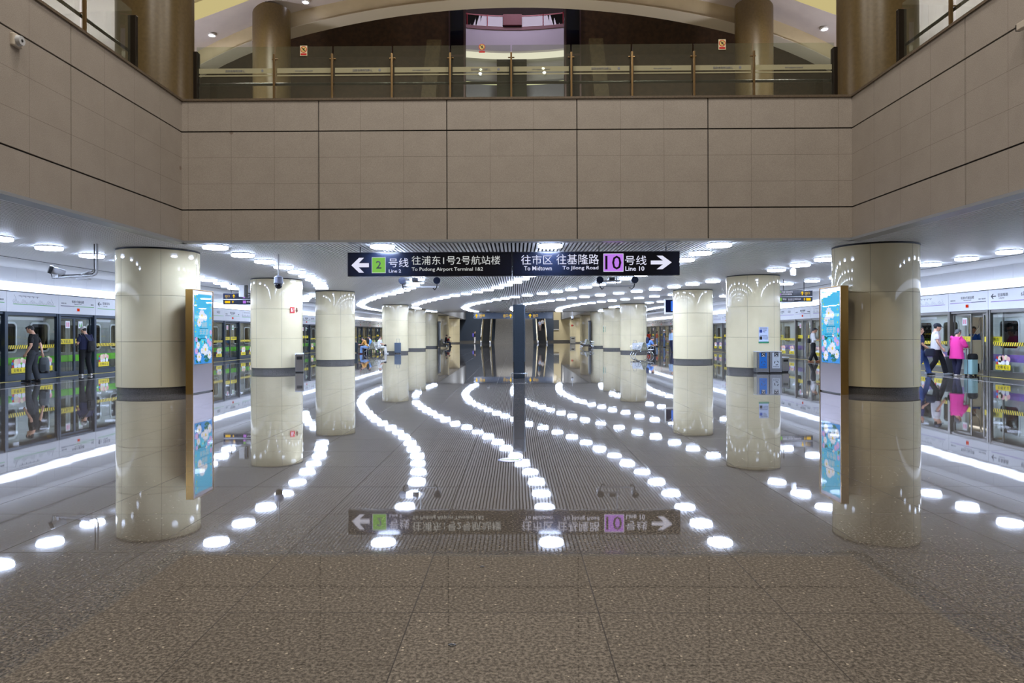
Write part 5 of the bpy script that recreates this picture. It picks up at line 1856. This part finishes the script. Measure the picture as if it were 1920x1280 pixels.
def person(label, loc, rz, h=1.70, pose=None, base=STAND, shirt=(30, 30, 32), sleeve='short', hem=-.02, pants=(40, 42, 46), shoes=(20, 20, 22), hair='short', hairm=None, cap=None,
           loose=1.0, fine=0.012, skirt=None, group=None, wide=1.0, female=False):
    J = dict(base)
    for k, v in (pose or {}).items():
        J[k] = v
    t = thing('person', label, 'person', loc, rz, group)
    t.scale = (h / 1.72,) * 3
    B = MB()
    pel, ch, nk, hd = J['pelvis'], J['chest'], J['neck'], J['head']
    up = (ch - pel).normalized()
    mid = pel.lerp(ch, .5)
    W = wide * (0.93 if female else 1.0)
    torso = [pel - up * .09, pel, mid, ch, ch.lerp(nk, .55), ch.lerp(nk, .85), nk + (hd - nk) * .25]
    trad = [(.11 * W, .09), (.158 * W, .112), (.145 * W, .105), (.165 * W, .118), (.155 * W, .10), (.085, .07), (.056, .056)]
    loft(B, torso, trad, 16)
    loft(B, [nk - (hd - nk) * .1, nk.lerp(hd, .6)], [(.058, .06), (.055, .058)], 10)
    # head along its own axes
    lk = J['look'].normalized()
    hu = (Vector((0, 0, 1)) - lk * lk.z).normalized()
    hr = lk.cross(hu)
    HM = Matrix((hr, lk, hu)).transposed()

    def hp(x, y, z): return hd + HM @ Vector((x, y, z))
    prof = [(-.118, .028, .030, .035), (-.105, .044, .05, .028), (-.075, .056, .072, .016), (-.035, .066, .086, .006), (.01, .073, .096, .0), (.05, .074, .098, -.006), (.085, .064, .086, -.008), (.108, .042, .058, -.008), (.118, .015, .02, -.008)]
    vs, fs, n = [], [], 16
    for z, rx, ry, oy in prof:
        for k in range(n):
            a = 2 * PI * k / n
            vs.append(hp(rx * math.cos(a), oy + ry * math.sin(a), z))
    for i in range(len(prof) - 1):
        for k in range(n):
            a, b_ = i * n + k, i * n + (k + 1) % n
            fs.append((a, b_, b_ + n, a + n))
    fs += [tuple(range(n - 1, -1, -1)), tuple(range(len(vs) - n, len(vs)))]
    B.add(vs, fs)
    loft(B, [hp(0, .088, .02), hp(0, .104, -.015), hp(0, .112, -.03), hp(0, .088, -.04)], [.008, .011, .014, .008], 8)
    loft(B, [hp(-.022, .085, -.062), hp(0, .095, -.064), hp(.022, .085, -.062)], [.006, .009, .006], 6, (0, 0, 1))
    for s in (-1, 1):
        loft(B, [hp(s * .07, -.01, -.035), hp(s * .082, -.014, -.005), hp(s * .078, -.018, .022)], [(.008, .014), (.009, .02), (.007, .013)], 8)
    # limbs
    for s, c in (('L', -1), ('R', 1)):
        sh, el, wr = J['sh' + s], J['el' + s], J['wr' + s]
        loft(B, [ch.lerp(sh, .55), sh, sh.lerp(el, .35), sh.lerp(el, .7), el, el.lerp(wr, .3), el.lerp(wr, .75), wr], [.06, .058, .05, .044, .038, .040, .030, .025], 10)
        hand(B, wr, el, J.get('palm' + s, V(-c, .2, 0)), fine, J.get('curl' + s, .5))
        hip, kn, an = J['hip' + s], J['kn' + s], J['an' + s]
        loft(B, [hip + (hip - kn).normalized() * .05, hip.lerp(kn, .12), hip.lerp(kn, .5), hip.lerp(kn, .85), kn, kn.lerp(an, .3), kn.lerp(an, .7), an], [.085, .092, .078, .06, .054, .056, .042, .036], 12)
        toe = J.get('toe' + s, V(0, 1, 0))
        loft(B, [an, an + toe * .02 + V(0, 0, -.04)], [.036, .04], 8)
    tag(fuse(B, 'body', SKIN, t, fine), None)
    # shirt
    S = MB()
    k = loose
    bot = pel + up * hem
    st = [bot, pel.lerp(mid, .4) if hem > -.15 else pel, mid, ch, ch.lerp(nk, .55), ch.lerp(nk, .88)]
    hr_ = .185 * W * k if hem > -.15 else .21 * W * k
    loft(S, st, [(hr_, .135 * k), (.178 * W * k, .13 * k), (.170 * W * k, .128 * k), (.180 * W, .132), (.166 * W, .112), (.092, .082)], 18)
    for s in 'LR':
        sh, el, wr = J['sh' + s], J['el' + s], J['wr' + s]
        if sleeve == 'short':
            loft(S, [ch.lerp(sh, .5), sh, sh.lerp(el, .4), sh.lerp(el, .78)], [.075, .073, .067 * k, .064 * k], 12)
        elif sleeve == 'half':
            loft(S, [ch.lerp(sh, .5), sh, sh.lerp(el, .4), el, el.lerp(wr, .2)], [.075, .075, .072 * k, .070 * k, .07 * k], 12)
        else:
            loft(S, [ch.lerp(sh, .5), sh, sh.lerp(el, .5), el, el.lerp(wr, .5), el.lerp(wr, .92)], [.075, .07, .06, .053, .048, .04], 12)
    fuse(S, 'shirt', mat('cloth_%d_%d_%d' % shirt, shirt, 0.85), t, max(fine, .012))
    # trousers
    P = MB()
    loft(P, [pel - up * .10, pel - up * .02, pel + up * .10], [(.135 * W, .118), (.172 * W, .126), (.158 * W, .115)], 16)
    for s in 'LR':
        hip, kn, an = J['hip' + s], J['kn' + s], J['an' + s]
        f = 1.0 if pants != 'slim' else .9
        loft(P, [hip + (hip - kn).normalized() * .06, hip.lerp(kn, .15), hip.lerp(kn, .5), kn, kn.lerp(an, .4), kn.lerp(an, 1.04)], [.095, .115, .104, .084, .082, .080], 14)
    fuse(P, 'trousers', mat('cloth_%d_%d_%d' % pants, pants, 0.85), t, max(fine, .012))
    # shoes
    for s in 'LR':
        an = J['an' + s]
        toe = J.get('toe' + s, V(0, 1, 0)).normalized()
        sd = toe.cross(V(0, 0, 1))
        F = MB()
        g = an + V(0, 0, -.045)
        loft(F, [g - toe * .075, g - toe * .05, g + toe * .03, g + toe * .12, g + toe * .175, g + toe * .195], [(.028, .03), (.038, .042), (.042, .046), (.047, .034), (.038, .026), (.018, .016)], 10, tuple(sd))
        sh_ = fuse(F, 'shoe', mat('shoe_%d_%d_%d' % shoes, shoes, 0.5), t, .01, 1)
    # hair / cap / eyes
    hm = hairm or HAIRK
    Hm = MB()

    def shell(c, r, cut, nn=18, mm=12):
        vs, fs = [], []
        b0 = MB().ball((0, 0, 0), r, nn, mm)
        Hm.add([hp(c[0] + p[0], c[1] + p[1], c[2] + p[2]) for p in b0.v], b0.f)
    if hair == 'short':
        shell((0, -.022, .028), (.080, .098, .098), 0)
        shell((0, .03, .085), (.062, .058, .042), 0)
    elif hair == 'bun':
        shell((0, -.024, .026), (.084, .104, .102), 0)
        shell((0, .02, .085), (.064, .062, .044), 0)
        shell((0, -.07, -.03), (.066, .055, .06), 0)
    else:
        shell((0, -.022, .026), (.086, .104, .102), 0)
        shell((0, .02, .085), (.066, .062, .044), 0)
        shell((0, -.06, -.08), (.088, .06, .13), 0)
    fuse(Hm, 'hair', hm, t, .010, 1)
    if cap:
        Cm = MB()
        b0 = MB().ball((0, 0, 0), (.096, .120, .090), 18, 10)
        Cm.add([hp(p[0], -.012 + p[1], .055 + max(-.035, p[2])) for p in b0.v], b0.f)
        cp = fuse(Cm, 'cap', mat('cap_%d_%d_%d' % cap, cap, 0.7), t, .009, 1)
        br = MB()
        out = [(.075 * math.cos(a), .055 + .115 * math.sin(a), .045 - .03 * math.sin(a)) for a in [PI * i / 10 for i in range(11)]]
        vs = [hp(*p) for p in out] + [hp(p[0], p[1], p[2] + .012) for p in out]
        m_ = len(out)
        br.add(vs, [tuple(range(m_ - 1, -1, -1)), tuple(range(m_, 2 * m_))] + [(i, (i + 1) % m_, m_ + (i + 1) % m_, m_ + i) for i in range(m_)])
        br.build('cap_peak', mat('cap_peak_%d_%d_%d' % cap, tuple(int(x * .8) for x in cap), 0.7), cp, smooth=True)
    e = MB()
    for s in (-1, 1):
        e.ball(hp(s * .031, .084, .012), (.012, .012, .009), 8, 6)
        loft(e, [hp(s * .016, .093, .034), hp(s * .046, .084, .036)], [.005, .004], 6, (0, 0, 1))
    e.build('eyes', mat('eye_dark', (34, 26, 24), 0.3), t, smooth=True)
    return t, J


def local_bag(t, name, m, fn, labelpart=None):
    g = MB()
    fn(g)
    return tag(g.build(name, m, t, smooth=True), labelpart)


def bag_thing(name, label, cat, person_t, m, fn, voxel=0.014, extras=()):
    """something carried or worn: top-level, placed in the carrier's frame"""
    o = thing(name, label, cat, person_t.location, person_t.rotation_euler.z)
    o.scale = person_t.scale
    g = MB(); fn(g)
    fuse(g, 'bag_body', m, o, voxel, 2)
    for nm, mm, f2 in extras:
        g = MB(); f2(g)
        g.build(nm, mm, o, smooth=True)
    return o


def soft_box(mb, c, r, k=1.0):
    """rounded, slightly bulged box for bags"""
    loft(mb, [c + V(0, 0, -r[2]), c + V(0, 0, -r[2] * .9), c + V(0, 0, -r[2] * .3), c + V(0, 0, r[2] * .5), c + V(0, 0, r[2] * .92), c + V(0, 0, r[2])],
         [(r[0] * .8, r[1] * .7), (r[0] * .98, r[1] * .95), (r[0], r[1]), (r[0] * .93, r[1] * .95), (r[0] * .75, r[1] * .75), (r[0] * .5, r[1] * .4)], 16)


# left platform: man in black tee, man in white cap
down = V(-.1, 1, -.62)
mt, J = person('man in black T-shirt and dark jeans looking down, holding a grey backpack', (-15.2, 21.35, 0), 1.85, 1.80,
               dict(look=down, head=V(-.01, .075, 1.575), neck=V(0, .01, 1.46), wrL=V(-.20, .12, .86), elL=V(-.25, -.03, 1.10), wrR=V(.23, -.16, .86), elR=V(.25, -.10, 1.12), anL=V(-.09, .10, .085), knL=V(-.1, .09, .50), anR=V(.11, -.08, .085)),
               shirt=(13, 13, 15), pants=(48, 51, 55), shoes=(16, 16, 18), fine=.009)
bag_thing('backpack', 'grey backpack hanging from the hand of the man in black', 'backpack', mt, mat('bag_grey', (84, 90, 92), 0.8),
          lambda g: soft_box(g, V(.24, -.20, .50), (.10, .15, .24)),
          extras=(('carry_loop', M_BLACK, lambda g: g.tube([(.24, -.26, .70), (.24, -.25, .76), (.24, -.20, .79), (.24, -.15, .76), (.24, -.14, .70)], .012, 8)),
                  ('bottom_panel', M_BLACK, lambda g: g.rbox(.15, .33, -.34, -.06, .25, .32, .05)),
                  ('front_pocket', mat('bag_grey_dark', (62, 68, 72), 0.8), lambda g: g.rbox(.13, .19, -.29, -.11, .33, .52, .02))))
w_, _ = None, None
mt, J = person('man in white cap, navy T-shirt and black trousers looking at his phone, back turned', (-15.55, 24.5, 0), 1.05, 1.79,
               dict(look=V(-.35, 1, -.75), head=V(-.01, .085, 1.575), neck=V(0, .015, 1.46), elL=V(-.25, .0, 1.12), wrL=V(-.17, .25, 1.10), elR=V(.24, .02, 1.12), wrR=V(.0, .27, 1.12), anL=V(-.14, -.02, .085), anR=V(.15, -.05, .085)),
               shirt=(30, 34, 66), pants=(22, 22, 26), shoes=(226, 222, 216), cap=(232, 230, 228), fine=.009, wide=1.12, loose=1.06)
bag_thing('sling_bag', 'black sling backpack on the back of the man in the white cap', 'backpack', mt, mat('bag_black', (22, 22, 25), 0.8),
          lambda g: soft_box(g, V(.10, -.19, 1.02), (.135, .075, .19)),
          extras=(('shoulder_strap', M_BLACK, lambda g: g.tube([(.04, -.20, 1.18), (-.06, -.155, 1.34), (-.12, -.09, 1.465), (-.11, .02, 1.47), (-.04, .13, 1.33), (.12, .145, 1.1), (.18, .06, .98), (.19, -.1, .94)], .02, 8)),
                  ('front_pocket', mat('bag_black_soft', (34, 34, 38), 0.8), lambda g: g.rbox(.02, .19, -.285, -.25, .88, 1.02, .015))))
o = thing('phone', 'phone held by the man in the white cap', 'phone', mt.location, 1.05)
MB().box(-.04, .04, .37, .38, 1.10, 1.24).build('phone_slab', M_BLACK, o, bevel=.004)

# right platform queue at the open train door
walk = dict(anL=V(-.09, .30, .085), knL=V(-.10, .20, .50), anR=V(.09, -.26, .10), knR=V(.10, -.02, .48), pelvis=V(0, 0, .905), hipL=V(-.09, .02, .88), hipR=V(.09, -.02, .88))
mt, J = person('man in navy cap, white T-shirt and black trousers walking to the open train door', (14.55, 23.8, 0), -1.95, 1.79,
               dict(walk, look=V(0, 1, -.15), head=V(0, .05, 1.585), wrR=V(.22, .14, .90), elR=V(.24, .0, 1.12), wrL=V(-.22, .1, .88)), shirt=(228, 226, 226), pants=(20, 20, 26), shoes=(198, 204, 210), cap=(26, 32, 46), fine=.009, wide=1.16, loose=1.14, hem=-.06)
bag_thing('handbag', 'black soft bag lying on the grey case by the man in the navy cap', 'bag', mt, mat('bag_black', (22, 22, 25), 0.8), lambda g: soft_box(g, V(-.05, .50, .74), (.12, .17, .10)),
          extras=(('strap', M_BLACK, lambda g: g.tube([(-.05, .36, .78), (-.05, .42, .92), (-.05, .55, .93), (-.05, .62, .80)], .012, 6)),))
suitcase('dark grey upright case beyond the man in the navy cap', (15.22, 24.2, 0), 0.0, 0.30, 0.24, 0.62, mat('case_grey', (96, 98, 104), 0.4), 0.0)
mt, J = person('grey-haired woman in a bright pink long top and navy leggings at the train door', (14.88, 23.2, 0), -1.35, 1.60,
               dict(look=V(.1, 1, -.35), head=V(0, .07, 1.575), neck=V(0, .02, 1.45), wrR=V(.16, .33, 1.05), elR=V(.25, .12, 1.10), wrL=V(-.14, .30, 1.0), elL=V(-.24, .06, 1.10), anL=V(-.08, .05, .085), anR=V(.09, -.06, .085)),
               shirt=(236, 62, 158), sleeve='half', hem=-.30, pants=(26, 26, 56), shoes=(206, 198, 190), hair='bun', hairm=HAIRG, fine=.010, wide=1.2, loose=1.22, female=True)
b_ = bag_thing('handbag', 'black bundled bag resting on the mint blue suitcase', 'bag', t, mat('bag_black', (22, 22, 25), 0.8), lambda g: soft_box(g, V(.06, 0, .0), (.17, .12, .10)))
b_.location = (15.32, 23.15, .66)
b_.scale = (1, 1, 1)
mt, J = person('person in navy polo half hidden by the nearest right column, jacket over the arm', (13.98, 23.75, 0), -1.9, 1.66,
               dict(walk, wrR=V(.2, .26, .93), elR=V(.25, .03, 1.10), wrL=V(-.2, .22, .95)), shirt=(28, 32, 72), pants=(52, 76, 130), shoes=(24, 24, 28), fine=.012)
bag_thing('jacket', 'dark navy jacket draped over the forearm beside the nearest right column', 'jacket', mt, mat('jacket_navy', (22, 26, 44), 0.85), lambda g: soft_box(g, V(.22, .27, .82), (.12, .17, .14)))
mt, J = person('passenger in blue top standing inside the train seen through the open door', (17.32, 26.0, 0), 1.9, 1.72, dict(look=V(0, 1, -.4)), STAND, shirt=(40, 96, 200), pants=(30, 30, 36), fine=.014)
mt.location.z = -0.03
mt, J = person('man in white shirt and black trousers by the right lightbox, reading his phone', (15.0, 34.6, 0), -1.9, 1.73,
               dict(look=V(0, 1, -.6), head=V(0, .09, 1.575), wrR=V(.10, .34, 1.12), elR=V(.23, .05, 1.1), wrL=V(-.08, .34, 1.14), elL=V(-.23, .05, 1.1), anL=V(-.09, .18, .085), anR=V(.09, -.16, .085)),
               shirt=(232, 232, 234), sleeve='half', pants=(22, 22, 24), shoes=(150, 92, 60), fine=.012, hem=-.05)
bag_thing('shoulder_bag', 'black shoulder bag on the back of the man in white by the right lightbox', 'bag', mt, mat('bag_black', (22, 22, 25), 0.8), lambda g: soft_box(g, V(.05, -.20, 1.06), (.15, .08, .12)),
          extras=(('strap', M_BLACK, lambda g: g.tube([(.12, -.18, 1.14), (-.02, -.12, 1.42), (-.1, -.02, 1.46), (-.04, .13, 1.3), (.14, .12, 1.12)], .014, 6)),))

# bench with three sitters, left
lean = dict(chest=V(0, .16, .82), neck=V(0, .27, .97), head=V(0, .36, 1.06), look=V(0, 1, -.7), shL=V(-.185, .24, .93), shR=V(.185, .24, .93), elL=V(-.2, .38, .66), elR=V(.2, .38, .66), wrL=V(-.06, .56, .66), wrR=V(.06, .56, .66))
mt, J = person('man in mustard shirt and jeans leaning forward on the left bench end', (-10.82, 49.75, 0), PI / 2, 1.75, lean, SIT, shirt=(206, 150, 72), pants=(128, 160, 206), shoes=(96, 40, 40), fine=.014)
bag_thing('backpack', 'black backpack on the leaning man in the mustard shirt', 'backpack', mt, mat('bag_black', (22, 22, 25), 0.8), lambda g: soft_box(g, V(0, -.02, .93), (.15, .10, .20)))
person('man in light blue shirt seated on the far half of the left bench', (-10.82, 50.8, 0), PI / 2 - .1, 1.72, dict(look=V(0, 1, -.4)), SIT, shirt=(104, 160, 222), pants=(40, 46, 70), fine=.014)
mt, J = person('woman in white T-shirt and pale trousers seated facing right on the left bench', (-9.98, 49.9, 0), -PI / 2, 1.70, dict(look=V(0, 1, -.5), chest=V(0, -.02, .86), neck=V(0, .0, 1.05), head=V(0, .06, 1.17)), SIT,
               shirt=(236, 234, 230), pants=(214, 210, 200), shoes=(236, 236, 236), fine=.014, female=True)
bag_thing('handbag', 'small black bag on the lap of the woman in white', 'bag', mt, mat('bag_black', (22, 22, 25), 0.8), lambda g: soft_box(g, V(0, .42, .63), (.13, .10, .07)))
# far left bench
person('person in black jacket seated on the far left bench', (-7.72, 75.1, 0), -PI / 2, 1.74, None, SIT, shirt=(20, 20, 22), sleeve='long', pants=(40, 48, 70), fine=.02)
person('person in red top seated behind the black jacket on the far left bench', (-7.72, 76.0, 0), -PI / 2, 1.6, lean, SIT, shirt=(192, 40, 44), pants=(60, 50, 50), fine=.02)
# right bench
mt, J = person('man in blue shirt hunched forward on the right bench with a rucksack', (8.62, 44.9, 0), -PI / 2, 1.74, lean, SIT, shirt=(106, 146, 214), pants=(26, 28, 36), fine=.014)
bag_thing('backpack', 'dark navy rucksack on the hunched man in blue', 'backpack', mt, mat('bag_navy', (26, 36, 66), 0.8), lambda g: soft_box(g, V(0, .02, .98), (.16, .10, .20)))
suitcase('silver grey case standing on the seat of the right bench', (7.72, 44.2, .36), 0.0, 0.34, 0.4, 0.46, mat('case_silver', (196, 198, 200), 0.3), 0.16)
person('man in pale blue shirt and navy trousers half hidden by the third right column', (11.95, 52.2, 0), PI - .5, 1.76, dict(walk), shirt=(176, 204, 240), pants=(34, 40, 72), sleeve='long', fine=.016)
person('long-haired woman in red top by the far right platform doors', (14.4, 74.0, 0), -.8, 1.62, None, shirt=(222, 74, 50), pants=(46, 52, 80), hair='long', fine=.02, female=True)
person('woman in orange top and pale jeans at the far right platform doors', (14.9, 72.2, 0), -PI / 2, 1.62, None, shirt=(238, 120, 80), pants=(150, 176, 206), hair='short', fine=.02, female=True)
person('person in white hat and dark blue top at the far right platform doors', (14.9, 68.6, 0), -PI / 2, 1.74, None, shirt=(58, 78, 104), pants=(86, 104, 130), cap=(230, 228, 224), fine=.02)
# people at the far end
mt, J = person('person in black jacket and white trousers by the foot of the left escalator', (-5.75, 95.6, 0), -PI / 2, 1.74, None, shirt=(20, 22, 30), sleeve='long', pants=(226, 226, 230), fine=.02)
bag_thing('backpack', 'violet blue backpack on the person by the left escalator', 'backpack', mt, mat('bag_violet', (110, 100, 220), 0.7), lambda g: soft_box(g, V(.0, -.22, 1.2), (.18, .12, .24)))
for dx, dy, lab, sh, pa in ((-.22, 2.9, 'rider in pale blue shirt lowest on the right escalator', (196, 208, 238), (170, 150, 140)), (.22, 3.6, 'rider in white top on the right side of the right escalator', (228, 226, 226), (30, 32, 40)),
                            (-.2, 6.2, 'rider in grey top highest on the right escalator', (150, 150, 148), (44, 84, 120))):
    person(lab, ((1017 - 967) * 97 / 1280 + dx, 97.6 + dy + .18, (math.floor(dy / (13 / 36)) + 1) * 7.0 / 36), 0, 1.66, None, shirt=sh, pants=pa, fine=.022)
# people inside the left train far down
for i, (y, c) in enumerate(((63.0, (222, 220, 222)), (65.0, (240, 240, 240)), (67.4, (190, 206, 226)))):
    mt, J = person(['first', 'second', 'third'][i] + ' pale-shirted passenger inside the left train behind the three-sitter bench', (-17.6, y, -.03), -PI / 2, 1.7, None, shirt=c, pants=(40, 44, 56), fine=.022)
for i, (y, c) in enumerate(((31.0, (176, 186, 214)), (30.2, (60, 60, 70)))):
    mt, J = person(['passenger in pale shirt inside the left train behind the left lightbox', 'passenger in dark top inside the left train behind the left lightbox'][i], (-17.4, y, -.03), -PI / 2 + i, 1.7, None, shirt=c, pants=(40, 44, 56), fine=.018)
